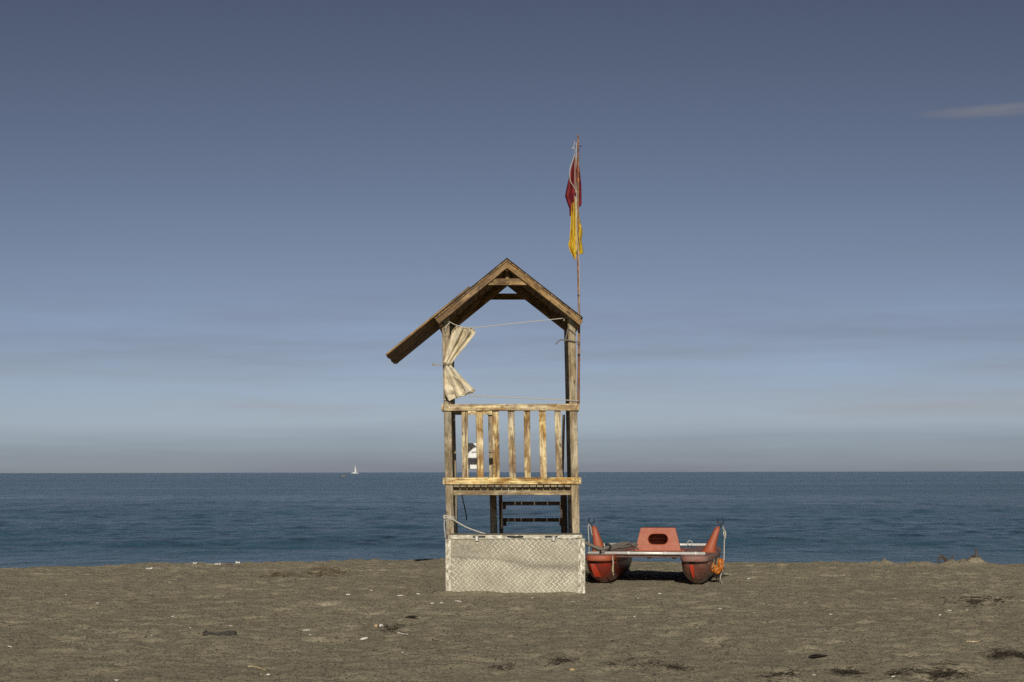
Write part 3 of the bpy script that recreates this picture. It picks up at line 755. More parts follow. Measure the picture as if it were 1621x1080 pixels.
# ------------------------------------------------------------------ rescue catamaran
bo = empty('rescue_rowboat', (1.833, 23.6, 0), (0, 0, R(-10))); tag(bo, 'red twin hulled rescue rowboat beached beside the locker', 'boat')
def hull(xc, mat_, dusty):
    st = [(-.26, .10, .20), (-.22, .145, .135), (-.12, .178, .06), (.05, .196, .0), (.35, .21, -.03), (.9, .222, -.045), (1.6, .222, -.045), (2.2, .20, -.03), (2.6, .165, .03), (2.85, .115, .11), (2.93, .06, .2)]
    prof = [(-1, 0), (-.985, .25), (-.94, .48), (-.76, .68), (-.50, .85), (-.24, .95), (0, 1.0), (.24, .95), (.50, .85), (.76, .68), (.93, .46), (.985, .25), (1, 0)]
    top = .335; v = []; f = []; n = len(prof)
    for y_, hw, kz in st:
        for a, b in prof: v.append((xc + a * hw, y_ + (.07 * b * b if y_ < .2 else 0), top - (top - kz) * b))
    for i in range(len(st) - 1):
        for k in range(n - 1):
            q = i * n + k; f.append((q, q + n, q + n + 1, q + 1))
    f.append(tuple(range(n))); f.append(tuple(reversed(range((len(st) - 1) * n, len(st) * n))))
    h = link('hull', pydata('hull', v, f, True), mat_, bo)
    md = h.modifiers.new('s', 'SUBSURF'); md.levels = md.render_levels = 1
    # flat deck with a thick rounded rim, wider than the hull
    rim = [(-.33, .09), (-.305, .145), (-.24, .178), (-.05, .205), (.3, .228), (.9, .24), (1.6, .24), (2.2, .22), (2.65, .18), (2.9, .12), (2.98, .05)]
    loop = [(xc + hw, y_) for y_, hw in rim] + [(xc - hw, y_) for y_, hw in reversed(rim)]
    v, f = [], []; N = len(loop); cy_ = 1.3
    for z, k in ((.328, .965), (.345, 1.0), (.385, 1.0), (.402, .965), (.405, .90)):
        for x_, y_ in loop: v.append((xc + (x_ - xc) * k, cy_ + (y_ - cy_) * (1 - (1 - k) * .12), z))
    for r_ in range(4):
        for k in range(N): f.append((r_ * N + k, r_ * N + (k + 1) % N, (r_ + 1) * N + (k + 1) % N, (r_ + 1) * N + k))
    f.append(tuple(range(4 * N, 5 * N))); f.append(tuple(reversed(range(N))))
    link('gunwale', pydata('gunwale', v, f, True), TERRA if not dusty else DECKP, h).data.polygons[-2].use_smooth = False
    dk = [(xc + (x_ - xc) * .86, cy_ + (y_ - cy_) * .975) for x_, y_ in loop]
    v = [(a, b, .4055) for a, b in dk] + [(a, b, .4105) for a, b in dk]
    link('hull_deck', pydata('hull_deck', v, [tuple(range(N, 2 * N))] + [(k, (k + 1) % N, N + (k + 1) % N, N + k) for k in range(N)]), DECKP, h)
    for sg in (-1, 1):      # moulded rubbing strake below the rim
        tube('strake', [(xc + sg * hw * .992, y_ + .012, .292) for y_, hw, kz in st[2:-2]], .009, DECKP if dusty else HULLRED, h, 6)
    # bow stripe, ring and fitting
    s = -1 if xc < 0 else -.55
    v, f = [], []
    for i_, t in enumerate(np.linspace(0, 1, 7)):
        z = .29 - .18 * t
        for e in ((-.028 + .02 * t * t, .028 - .012 * t * t) if xc > 0 else (-.035 + .03 * t * t, .03 + .05 * t)):
            k = (top - z) / (top - .12); wy = -.268 + .085 * k * k
            v.append((xc + s * .075 + e + .02 * t, wy, z))
    v2 = [(a, b - .008, c_) for a, b, c_ in v]; nn = len(v)
    f = [(nn + 2 * i, nn + 2 * i + 1, nn + 2 * i + 3, nn + 2 * i + 2) for i in range(6)] + [(2 * i, 2 * i + 2, nn + 2 * i + 2, nn + 2 * i) for i in range(6)] + [(2 * i + 1, nn + 2 * i + 1, nn + 2 * i + 3, 2 * i + 3) for i in range(6)]
    link('bow_stripe', pydata('bow_stripe', v + v2, f), HULLRED, h)
    tube('bow_fitting', [(xc + s * .075 - .03, -.24, .305), (xc + s * .075 + .045, -.24, .305)], .02, BLACK, h, 8)
    return h
HULLRED = paint('bright_red_stripe', (.43, .034, .011), (.40, .07, .03), (.55, .8), .35)
hl = hull(-.63, HULLR, False); hr = hull(.66, HULLM, True)
# rubbing line on the left bow
tube('bow_line', spline([(-.87, -.2, .30), (-.86, -.22, .2), (-.82, -.2, .12), (-.80, -.1, .05)], 5), .012, BLACK, hl, 6)
tube('bow_line', spline([(-.455, -.12, .40), (-.44, -.25, .37), (-.43, -.275, .30), (-.435, -.275, .2), (-.425, -.27, .14)], 5), .008, ROPEW, hl, 6)
tube('painter_knot', [(-.432, -.278, .30), (-.436, -.28, .2), (-.43, -.275, .155)], [.010, .016, .008], ROPET, hl, 7)
# cross bars
fbz = .428
bar = tube('cross_bar', [(-.80, -.06, fbz), (.79, -.06, fbz)], .021, ALU, bo, 14)
for x in (-.801, .791): tube('bar_cap', [(x - .003, -.06, fbz), (x + .003, -.06, fbz)], .0225, STEEL, bar, 12)
for x in (-.63, -.25, .25, .66): tube('bar_clamp', [(x - .02, -.06, fbz), (x + .02, -.06, fbz)], .0245, ALU, bar, 12)
bar2 = tube('cross_bar', [(-.80, 2.25, .45), (.80, 2.25, .45)], .021, ALU, bo, 14)
tube('line_ring', [(.42 + .035 * math.cos(a / 12 * 6.283), 2.21, .475 + .035 * math.sin(a / 12 * 6.283)) for a in range(13)], .006, ROPEW, bar2, 6)
# deck between the hulls
dkp = board('deck_panel', (0, -.02, .392), (0, 2.30, .392), .94, .022, UP, DECKP, bo, .006)
for x in (-.34, 0, .34):
    o = board('deck_stringer', (x, .25, .36), (x, 2.25, .36), .05, .045, UP, DECKP); o.parent = dkp; o.matrix_basis = dkp.matrix_basis.inverted() @ o.matrix_basis
o = board('deck_lip', (-.44, .005, .386), (.43, .005, .386), .036, .022, FR, HULLM); o.parent = dkp; o.matrix_basis = dkp.matrix_basis.inverted() @ o.matrix_basis
# seat with an oval hand hole
def seat():
    zb, zt = .405, .735; hwb, hwt = .325, .245; d0b, d0t, d1b, d1t = 0, .07, .50, .42
    cx, cz, rx, rz = 0.0, .575, .137, .072
    NN = 40; hole = []; rim = []
    for i in range(NN):
        a = 2 * math.pi * i / NN; c_, s_ = math.cos(a), math.sin(a)
        hx = (rx - rz) * (1 if c_ > 0 else -1) * min(1, abs(c_) * 4) + rz * c_; hz = rz * s_
        hole.append((cx + hx, cz + hz))
        # outline of the trapezoid in the same direction
        best = None
        for k in range(1, 400):
            t = k * .0015; x_, z_ = cx + c_ * t, cz + s_ * t
            fz = (z_ - zb) / (zt - zb); lim = hwb + (hwt - hwb) * min(max(fz, 0), 1)
            if not (zb <= z_ <= zt and abs(x_) <= lim): break
            best = (x_, z_)
        rim.append(best)
    for cxn, czn in ((-hwb, zb), (hwb, zb), (hwt, zt), (-hwt, zt)):
        k = min(range(NN), key=lambda q: (rim[q][0] - cxn) ** 2 + (rim[q][1] - czn) ** 2); rim[k] = (cxn, czn)
    fy = lambda z: d0b + (d0t - d0b) * (z - zb) / (zt - zb)
    v = [(x_, fy(z_), z_) for x_, z_ in rim] + [(x_, fy(z_) - .004, z_) for x_, z_ in hole] + [(x_ * .97, fy(z_) + .05, z_) for x_, z_ in hole]
    f = []
    for i in range(NN):
        j = (i + 1) % NN
        f += [(i, j, NN + j, NN + i), (NN + i, NN + j, 2 * NN + j, 2 * NN + i)]
    b0 = len(v)
    v += [(-hwb, d1b, zb), (hwb, d1b, zb), (hwt, d1t, zt), (-hwt, d1t, zt), (-hwb, 0, zb), (hwb, 0, zb), (hwt, d0t, zt), (-hwt, d0t, zt)]
    f += [(b0, b0 + 3, b0 + 2, b0 + 1), (b0 + 5, b0 + 1, b0 + 2, b0 + 6), (b0, b0 + 4, b0 + 7, b0 + 3), (b0 + 7, b0 + 6, b0 + 2, b0 + 3), (b0, b0 + 1, b0 + 5, b0 + 4)]
    me = pydata('seat', v, f)
    bm = bmesh.new(); bm.from_mesh(me); bmesh.ops.remove_doubles(bm, verts=bm.verts, dist=.002); bmesh.ops.recalc_face_normals(bm, faces=bm.faces)
    bm.to_mesh(me); bm.free()
    o = link('seat', me, TERRA, bo, (.055, 1.02, 0))
    md = o.modifiers.new('bev', 'BEVEL'); md.width = .014; md.segments = 3; md.limit_method = 'ANGLE'; md.angle_limit = R(50)
    o.rotation_euler = (0, 0, R(4))
    return o
seat()
fl = board('seat_flange', (-.33, 1.26, .412), (.44, 1.26, .412), .60, .012, UP, TERRA, bo, .004)
for x in (-.30, .41):
    for yy in (1.0, 1.52):
        o = tube('flange_bolt', [(x, yy, .415), (x, yy, .424)], .009, STEEL, None, 8); o.parent = fl; o.matrix_basis = fl.matrix_basis.inverted()
# tapering rowlock horns leaning outward, with iron rowlocks
def horn(x0, x1, yb):
    v, f = [], []; n = 16; lv = 9
    for i in range(lv):
        t = i / (lv - 1); k = t ** .85
        cx = x0 + (x1 - x0) * t; z = .40 + .36 * t; a_, b_ = .092 - .056 * k + .03 * (1 - t) ** 6, .13 - .095 * k + .03 * (1 - t) ** 6
        if i == lv - 1: a_ *= .7; b_ *= .7; z += .006
        for q in range(n):
            an = 2 * math.pi * q / n; v.append((cx + a_ * math.copysign(abs(math.cos(an)) ** .75, math.cos(an)), yb + b_ * math.copysign(abs(math.sin(an)) ** .75, math.sin(an)), z))
    for i in range(lv - 1):
        for q in range(n): f.append((i * n + q, i * n + (q + 1) % n, (i + 1) * n + (q + 1) % n, (i + 1) * n + q))
    f.append(tuple((lv - 1) * n + q for q in range(n)))
    h = link('rowlock_horn', pydata('rowlock_horn', v, f, True), TERRA, bo)
    sg = 1 if x1 > 0 else -1; cx = x1 + sg * .035
    tube('rowlock_pin', [(cx - sg * .02, yb, .745), (cx, yb, .775), (cx, yb, .80)], .009, IRON, h, 8)
    tube('rowlock', [(cx + .042 * math.sin(a), yb, .842 - .042 * math.cos(a)) for a in np.linspace(-2.5, 2.5, 17)], .0085, IRON, h, 8)
    return h
horn(-.745, -.835, .85); horn(.775, .915, .80)
# ropes of the boat (hang free)
def boatw(p):
    c_, s_ = math.cos(R(10)), math.sin(R(10)); x, y_, z = p
    return Vector((1.833 + x * c_ + y_ * s_, 23.6 - x * s_ + y_ * c_, z))
cord('rowlock_rope', [W(935, 836, 24.5), W(933, 830.8, 24.48), W(931, 833, 24.46), W(931.8, 850, 24.45), W(932.3, 868, 24.43), W(932.6, 874, 24.35)], .006, ROPEW,
     'white rope hanging from the left rowlock horn of the boat', 'rope', extra=[[W(935, 834, 24.5), W(936, 842, 24.46), W(937.5, 848, 24.46)]])
gr_ = G(1142, 926)
cord('rowlock_rope', [W(1144.5, 834, 24.15), W(1145.2, 842, 24.12), W(1147.5, 846, 24.1), W(1146.6, 853, 24.1), W(1146.2, 870, 24.1), W(1145.7, 887, 24.05), W(1143.5, 902, 24.0), W(1140.2, 914, 23.95), W(1140.5, 919, 23.9), W(1142.5, 923.5, 23.75)], .0075, ROPEW,
     'white rope hanging from the right rowlock horn down to the sand', 'rope',
     extra=[[W(1144.6, 838, 24.1), W(1148.2, 842.5, 24.08), W(1148.6, 848, 24.08), W(1147.8, 853, 24.08), W(1146, 848, 24.07), W(1145, 842, 24.07)], [W(1145, 845, 24.08), W(1148, 845.5, 24.06), W(1148, 850, 24.06)]])
# bundle of ropes lying over the left hull
rb = empty('rope_bundle', W(960, 872, 23.95)); tag(rb, 'bundle of thick grey ropes lying across the left hull of the boat', 'rope')
strands = [
    ([(922, 858, 23.8), (934, 863, 23.8), (945, 867.5, 23.8), (955, 869.5, 23.78), (964, 867, 23.85), (975, 863.5, 24.0), (986, 860.5, 24.1), (996, 861.5, 24.2), (1004, 864, 24.3)], .024, ROPEG),
    ([(938, 866, 23.9), (948, 871, 23.8), (958, 868, 23.76), (968, 866.5, 23.85), (980, 867, 23.95), (992, 865, 24.1), (1003, 861.5, 24.25), (1008, 863, 24.3)], .022, ROPEG),
    ([(944, 869, 23.85), (953, 874, 23.62), (962, 871, 23.72), (973, 868.5, 23.85), (985, 863.5, 24.0), (994, 860, 24.1), (1000, 863, 24.2)], .02, ROPEG),
    ([(955, 866, 23.85), (959, 862.2, 23.8), (964, 862, 23.78), (966.5, 866, 23.76), (963, 871, 23.66), (957, 872, 23.64)], .012, BLACK),
    ([(950, 872, 23.62), (950.5, 876, 23.55), (948.8, 877.5, 23.54)], .013, BLACK),
    ([(956, 861, 23.82), (956.6, 864, 23.8), (957, 866.5, 23.78)], .010, ROPEW),
    ([(1001, 862.5, 24.15), (1006, 866, 24.2), (1010, 870, 24.25)], .014, ROPEG),
]
for p, r_, mt in strands:
    o = tube('rope_strand', spline([W(*q) for q in p], 6), r_, mt, rb, 8); o.location = -rb.location
# string of orange net floats on the outer side of the right hull
fs = empty('float_string', W(1134, 897, 23.85)); tag(fs, 'string of five round orange net floats hanging on the right hull', 'net float')
def float_mesh():
    v, f = [], []; A, B = 18, 10
    for i in range(A):
        t = 2 * math.pi * i / A
        for j in range(B):
            p = 2 * math.pi * j / B; r_ = .030 + .0245 * math.cos(p)
            v.append((r_ * math.cos(t), .033 * math.sin(p), r_ * math.sin(t)))
    for i in range(A):
        for j in range(B): f.append((i * B + j, ((i + 1) % A) * B + j, ((i + 1) % A) * B + (j + 1) % B, i * B + (j + 1) % B))
    return pydata('float', v, f, True)
fm = float_mesh(); fm.materials.append(ORANGE)
for px, py, Y, rx, rz in ((1123.5, 896, 23.72, .1, .35), (1130, 900.5, 23.78, -.2, -.3), (1135, 903.5, 23.74, .3, .2), (1139.5, 898.5, 23.86, .1, -.9), (1140.6, 890.5, 23.9, -.1, .8)):
    o = link('float', fm, None, fs, W(px, py, Y) - fs.location); o.rotation_euler = (rx, random.uniform(-.4, .4), rz)
v, f = [], []
for a in ([(1119, 888, 23.8), (1122, 892, 23.7), (1125, 896, 23.68), (1130, 901, 23.72), (1135, 904, 23.7), (1139, 899, 23.8), (1141, 891, 23.85), (1137, 885, 23.9)], [(1130, 884, 23.8), (1130, 891, 23.7), (1127.5, 899, 23.7)], [(1137, 883, 23.86), (1134.5, 893, 23.75), (1136, 902, 23.7)]):
    tube_data(spline([W(*q) for q in a], 5), .0055, 6, v, f)
o = link('cord', pydata('cord', v, f, True), ROPET, fs); o.location = -fs.location

# ------------------------------------------------------------------ boats at sea
def sea_pt(px, D): return Vector(((px - 810.5) * D / FPX, D, SEA_Z))
yc = empty('sailing_yacht', sea_pt(562, 3200)); tag(yc, 'distant white sailing yacht on the horizon left of the tower', 'sailing boat')
sc = 3200 / FPX      # metres per photo pixel at that range
st = [(-5.6, .1, .5), (-4, .9, .15), (-1, 1.35, 0), (2, 1.25, 0), (4.6, .9, .1), (5.3, .7, .3)]
v, f = [], []
for x, hw, kz in st:
    for a, b in ((-1, 1), (-.85, .35), (0, 0), (.85, .35), (1, 1)): v.append((x * sc, a * hw * sc, (kz + (1.45 - kz) * b) * sc - .2))
for i in range(len(st) - 1):
    for k in range(4): q = i * 5 + k; f.append((q, q + 5, q + 6, q + 1))
    f.append((i * 5, i * 5 + 4, i * 5 + 9, i * 5 + 5))
f += [(0, 1, 2, 3, 4), tuple(reversed(range(25, 30)))]
link('hull', pydata('hull', v, f), WHITEP, yc)
tube('mast', [(.3 * sc, 0, 1.4 * sc), (.3 * sc, 0, 15 * sc)], .14 * sc, ALU, yc, 8)
tube('boom', [(.3 * sc, 0, 2.6 * sc), (3.8 * sc, 0, 2.5 * sc)], .12 * sc, ALU, yc, 6)
v = [(.3, .0, 2.8), (2.0, .35, 2.8), (.9, .22, 8), (.3, 0, 14.6)]
v = [tuple(q * sc for q in p) for p in v]; v += [(a, b + .08, c_) for a, b, c_ in v]
link('mainsail', pydata('mainsail', v, [(0, 1, 2, 3), (7, 6, 5, 4), (0, 4, 5, 1), (1, 5, 6, 2), (2, 6, 7, 3), (3, 7, 4, 0)]), WHITEP, yc)
v = [(.1, 0, 3.0), (-.75, .3, 2.8), (.15, 0, 13)]
v = [tuple(q * sc for q in p) for p in v]; v += [(a, b + .08, c_) for a, b, c_ in v]
link('jib', pydata('jib', v, [(0, 1, 2), (5, 4, 3), (0, 3, 4, 1), (1, 4, 5, 2), (2, 5, 3, 0)]), WHITEP, yc)
link('cabin', box_mesh(4.2 * sc, 1.2 * sc, .7 * sc, .1).copy(), WHITEP, yc, (-.6 * sc, 0, 1.7 * sc - .2)).data.name = 'cabin'
tube('backstay', [(3.9 * sc, 0, 1.4 * sc), (.3 * sc, 0, 12 * sc)], .05 * sc, ALU, yc, 5)

rd = empty('motor_dinghy', sea_pt(543.5, 900)); tag(rd, 'tiny red and yellow dinghy afloat left of the white yacht', 'boat')
sc = .8 * 900 / FPX
v, f = [], []
for x, hw, kz in ((-6.2, .3, .9), (-5, 1.3, .3), (-2, 1.8, 0), (3, 1.8, 0), (6, 1.5, .2), (6.4, 1.2, .5)):
    for a, b in ((-1, 1), (-.9, .3), (0, 0), (.9, .3), (1, 1)): v.append((x * sc, a * hw * sc, (kz + (1.9 - kz) * b) * sc - .15))
for i in range(5):
    for k in range(4): q = i * 5 + k; f.append((q, q + 5, q + 6, q + 1))
    f.append((i * 5, i * 5 + 4, i * 5 + 9, i * 5 + 5))
f += [(0, 1, 2, 3, 4), tuple(reversed(range(25, 30)))]
link('hull', pydata('hull', v, f), plain('dinghy_red', (.12, .075, .065), .5), rd)
for x, L, mt in ((-1.2, 2.2, SHELL), (2.6, 3.6, plain('dinghy_yellow', (.30, .25, .14), .6))):
    b_ = box_mesh(L * sc, 2.2 * sc, 1.3 * sc, .12).copy(); b_.materials.clear()
    link('seat_block', b_, mt, rd, (x * sc, 0, 2.2 * sc - .15))

# ------------------------------------------------------------------ things washed up on the sand
def blob(seed, s=(1, 1, 1), rough_=.35, subd=1):
    rs = random.Random(seed); bm = bmesh.new(); bmesh.ops.create_icosphere(bm, subdivisions=subd, radius=1)
    for v in bm.verts: v.co = Vector((v.co.x * s[0], v.co.y * s[1], v.co.z * s[2])) * (1 + rs.uniform(-rough_, rough_))
    me = bpy.data.meshes.new('scrap'); bm.to_mesh(me); bm.free(); return me
scr = [blob(i, (1, .6 + .1 * (i % 3), .42), .4) for i in range(6)]
for me in scr: me.materials.append(SHELL)
GL = 'tiny white shell fragment lying loose on the open sand'
scraps = [(549.7, 942, 7), (587, 937.5, 4), (632.7, 944, 11), (661.8, 941.5, 6), (698.4, 956, 6), (684.5, 953.6, 5), (723.7, 953.3, 10), (585.4, 977.6, 9), (628.9, 988, 4), (574.5, 1008, 11), (559, 1005, 5),
          (484.7, 999, 9), (490.5, 1007, 6), (636.5, 1029, 4), (351.6, 941.7, 4), (273, 978, 5), (207.4, 997.8, 8), (154, 956, 5), (240, 1000, 4), (364.7, 992, 5), (141.6, 1027.7, 5), (15, 1023, 7), (184.6, 1077, 8),
          (905.7, 954.8, 6), (1003.6, 977.9, 5), (1044, 941, 5), (918.9, 1020, 3.5), (1139, 966, 5), (1103.5, 994, 4), (1184.5, 917.7, 4), (1274, 955.6, 4), (1486.7, 975.8, 5), (1530, 967, 5), (1503, 969, 5), (1349, 1021, 8),
          (1314.7, 973.8, 4), (1564, 1005.4, 5), (1263, 943, 3), (1193, 971.5, 3.5), (842, 947, 3), (822, 966, 3), (1010, 945, 3), (1287, 1070, 6), (1413, 1073, 6), (1355, 1066, 5), (300, 997, 3), (110, 951, 3), (104, 942, 3), (300, 907, 3), (268, 921, 3)]
for i, (px, py, wpx) in enumerate(scraps):
    p = G(px, py); s = wpx * .58 * p.y / FPX
    o = link('shell_fragment', scr[i % 6], None, None, p + Vector((0, 0, s * .22)))
    o.scale = (s, s * random.uniform(.6, 1), s * random.uniform(.55, .9)); o.rotation_euler = (random.uniform(-.3, .3), random.uniform(-.3, .3), random.uniform(-.5, .5))
    big = {549.7: 'ragged white shell bit on the sand above the thin straw stem', 632.7: 'long white shell sliver left of the locker base', 723.7: 'long white shell sliver just below the left end of the locker',
           585.4: 'white shell bit lying alone above the open whitish shell', 574.5: 'largest white shell scrap, lower left of the open whitish shell', 484.7: 'white shell sliver at the lower end of the thin straw stem',
           490.5: 'small white shell bit right below the sliver by the straw stem', 698.4: 'white shell bit just off the lower left corner of the locker', 207.4: 'white shell sliver left of the charred log', 15: 'white shell bit at the left edge',
           184.6: 'white shell bit at the bottom edge on the left', 905.7: 'white shell bit just below the right end of the locker', 1003.6: 'white shell bit on the sand below the left hull of the boat', 1044: 'white shell bit in front of the gap between the hulls',
           1349: 'white shell bit below the short tan stick right of the boat', 1274: 'white shell bit on the sand well right of the boat', 1486.7: 'brighter white shell bit below the sparse weed drift at right', 1564: 'white shell bit above the right end of the long pale stick',
           628.9: 'small white shell dot above the weed scraps before the locker', 364.7: 'small white shell bit right above the charred log', 273: 'small white shell bit up the sand from the charred log', 1139: 'small white shell bit below the right hull of the boat', 1184.5: 'small white shell bit level with the hulls, right of the boat'}
    zone = 'left of the charred log' if px < 322 else 'between the charred log and the locker' if px < 705 else 'in front of the locker' if px < 926 else 'in front of the boat' if px < 1145 else 'on the open sand right of the boat'
    tag(o, big.get(px, 'tiny pale shell fragment ' + zone), 'shell', 'white shell fragments strewn over the sand')
def lone(name, px, py, wpx, mat, label, cat, s=(1, .6, .45), seed=3, rz=0.0):
    p = G(px, py); k = wpx * .5 * p.y / FPX
    me = blob(seed, s, .28, 2); o = link(name, me, mat, None, p + Vector((0, 0, k * s[2] * .5))); o.scale = (k, k, k); o.rotation_euler = (0, 0, rz)
    me.polygons.foreach_set('use_smooth', [True] * len(me.polygons))
    return tag(o, label, cat)
lone('shell', 603, 997, 8, SHELL, 'open whitish shell beside dark weed scraps before the locker', 'shell', (1, .8, .75), 5)
lone('shell', 594.5, 999, 6, STONE, 'pale tan shell just left of the open whitish shell', 'shell', (1, .7, 1.0), 6)
lone('pebble', 905, 1062, 11, STONE, 'flat tan pebble low in front of the locker', 'pebble', (1, .7, .55), 7)
lone('pebble', 424, 1068.7, 8, SHELL, 'cream pebble beside the straw bits at bottom left', 'pebble', (1, .7, .5), 8)
lone('driftwood_chip', 969.5, 1013.8, 9, TWIG, 'small dark brown wood chip on bare sand before the boat', 'wood chip', (1, .55, .35), 9, .6)
for i, (px, py, wd, lb) in enumerate(((236.5, 900.5, 15, 'white rag of paper lying near the shore at left'), (309, 892.5, 10, 'white plastic scrap on the shore crest, leftmost of three'), (345, 891.5, 14, 'white plastic scrap on the shore crest, middle of three'), (377, 889.5, 10, 'white plastic scrap on the shore crest beside a dark stone'))):
    p = W(px, py, 27.6 if i == 0 else 28.8); p.z = gz(p.x, p.y) if i == 0 else max(gz(p.x, p.y), p.z - .02)
    if i == 0: p = G(px, py)
    v, f = [], []; k = wd * .33 * p.y / FPX
    n = 9; rs = random.Random(i + 40)
    X = np.zeros((4, n)); Yv = X.copy(); Z = X.copy()
    for a in range(4):
        for b in range(n):
            X[a, b] = (b / (n - 1) * 2 - 1) * k + rs.uniform(-.12, .12) * k; Yv[a, b] = (a - 1.5) * .035 + rs.uniform(-.01, .01); Z[a, b] = rs.uniform(.003, .035) * (1.2 if 0 < a < 3 else .4)
    o = link('litter_scrap', grid_mesh('litter_scrap', X, Yv, Z, False), SHELL, None, p)
    md = o.modifiers.new('t', 'SOLIDIFY'); md.thickness = .003
    tag(o, lb, 'litter')
p = W(362, 890.5, 28.9); p.z = gz(p.x, p.y)
o = link('beach_stone', blob(12, (.07, .05, .035), .2, 2), TWIG, None, p); tag(o, 'dark stone among white scraps on the shore crest at left', 'stone')

def stick(px0, py0, px1, py1, r, mat, label, bend=.1, name='stick'):
    a, b = G(px0, py0), G(px1, py1); d = b - a; n = Vector((-d.y, d.x, 0)) * bend
    pts = [a, a + d * .3 + n * .6, a + d * .65 + n * .5, b]
    for q in pts: q.z = gz(q.x, q.y) + r * .7
    pts = spline(pts, 3); rad = [r * (1 - .45 * i / (len(pts) - 1)) for i in range(len(pts))]
    return tag(link(name, pydata(name, *tube_data(pts, rad, 7), True), mat), label, 'stick')
stick(391, 1055.5, 419, 1061.5, .009, DRIFT, 'pale straw stick lying at bottom left')
stick(410, 1067, 418, 1070, .006, DRIFT, 'short pale straw bit next to the cream pebble at bottom left')
stick(471, 986.5, 498, 997.5, .005, DRIFT, 'thin straw stem slanting on the sand left of the locker', .06)
stick(527, 1019, 537, 1004, .005, TWIG, 'thin dark twig pointing away on the sand left of the shells')
stick(684, 1013.5, 710, 1015, .006, DRIFT, 'slender tan stick lying level below the locker', .05)
stick(628, 1003.8, 645, 1004.5, .007, SHELL, 'short white stick beside dark weed scraps below the locker')
stick(1529, 1018, 1559.5, 1014.8, .008, DRIFT, 'long straight pale stick near the right edge', .02)
stick(1512, 1004.5, 1528, 1000.8, .011, SHELL, 'thick whitish stick just above the long pale one at right', .03)
stick(1353, 1019, 1355.5, 1007, .008, DRIFT, 'short tan stick pointing away right of the boat')
stick(1436, 954, 1448.5, 957.5, .008, DRIFT, 'pale stick slanting on the sand below the crest branches', .03)
stick(1414, 949.5, 1424, 949.5, .006, DRIFT, 'small pale stick up the sand from the slanting one at right', .03)
stick(916, 1047, 929, 1053, .008, DRIFT, 'pale bent stick low in front of the boat')
stick(1020, 1073, 1030, 1077, .007, DRIFT, 'light wood splinter at the bottom edge below the weed line')
stick(680.5, 929, 681, 939, .008, DRIFT, 'short upright stick beside the left corner of the locker')
stick(392, 986.5, 403, 984.5, .006, DRIFT, 'little pale stick above the charred log at left')
# charred log
p0, p1 = G(322, 1006), G(373, 1005.5)
pts = spline([p0 + Vector((0, 0, .02)), p0 * .75 + p1 * .25 + Vector((0, 0, .016)), p0 * .5 + p1 * .5 + Vector((0, 0, .014)), p0 * .25 + p1 * .75 + Vector((0, 0, .02)), p1 + Vector((0, 0, .02))], 4)
rad = [.024, .027, .022, .017, .017, .016, .016, .015, .016, .017, .019, .020, .024, .028, .026, .028, .02]
v, f = tube_data(pts, [r_ * random.uniform(.88, 1.12) for r_ in rad], 9)
tube_data([p0 + Vector((.03, 0, .03)), p0 + Vector((.022, .0, .06))], [.01, .006], 6, v, f)
tag(link('charred_log', pydata('charred_log', v, f, True), CHAR), 'short charred black log lying on the sand at left', 'log')

def weed(name, px0, px1, py0, py1, n, label, mat=None, ln=(.03, .12), r=.0025, up=.03, seed=1):
    rs = random.Random(seed); v, f = [], []
    m_ = max(4, int((px1 - px0) / 7)); wig = [rs.uniform(-.32, .32) for _ in range(m_)]; wt = [rs.uniform(.3, 1.0) ** 1.5 for _ in range(m_)]
    for _ in range(n):      # strands gathered in tangles along a wandering tide line
        c_ = rs.choices(range(m_), wt)[0]
        t = min(max((c_ + .5) / m_ + rs.gauss(0, .55 / m_), 0), 1); q = .5 + wig[c_] + rs.gauss(0, .10)
        p = G(px0 + (px1 - px0) * t, py0 + (py1 - py0) * min(max(q, -.05), 1.05))
        a = rs.gauss(0, .7) + (math.pi if rs.random() < .5 else 0); L = rs.uniform(*ln); h0 = rs.uniform(0, up)
        a2 = a + rs.uniform(-1, 1)
        pts = [p + Vector((0, 0, .003)), p + Vector((math.cos(a) * L * .5, math.sin(a) * L * .5, h0)), p + Vector((math.cos(a) * L * .5 + math.cos(a2) * L * .5, math.sin(a) * L * .5 + math.sin(a2) * L * .5, h0 * rs.uniform(.1, .9) + .002))]
        tube_data(spline(pts, 3), rs.uniform(.6, 1.5) * r, 4, v, f, .6)
    return tag(link(name, pydata(name, v, f), mat or WEED), label, 'seaweed', kind='stuff' if n < 130 else None)
weed('seaweed_clump', 1560, 1621, 1031, 1047, 230, 'dark dry seaweed clump at the right edge', seed=1)
weed('seaweed_clump', 1472, 1521, 1059, 1078, 230, 'dark seaweed clump at the bottom right, left of the edge clump', seed=2)
weed('seaweed_clump', 1408, 1456, 1062, 1074, 45, 'thin seaweed scraps touching the bottom right clump on its left', seed=12)
weed('seaweed_clump', 1320, 1356, 1062, 1074, 135, 'small dark seaweed tuft at the bottom, right of the weed line', seed=3)
weed('seaweed_clump', 960, 1055, 1043, 1066, 38, 'thin dark line of seaweed scraps low in front of the boat', seed=4)
weed('seaweed_clump', 1062, 1092, 1047, 1063, 36, 'small seaweed tuft at the right end of the weed line', seed=5)
weed('seaweed_clump', 870, 900, 1043, 1052, 45, 'few dark weed threads below the locker corner', seed=6, r=.003)
weed('seaweed_clump', 600, 648, 990, 1006, 50, 'scattered dark weed scraps around the open shell', seed=7, r=.003)
weed('seaweed_clump', 1495, 1592, 945, 963, 110, 'long sparse drift of dark weed on the sand at right', seed=8, r=.005, ln=(.05, .18), up=.02)
weed('seaweed_clump', 500, 546, 902, 914, 70, 'brown heap of dry wrack on the sand left of the tower', WEEDB, seed=9, r=.006, ln=(.06, .25), up=.07)
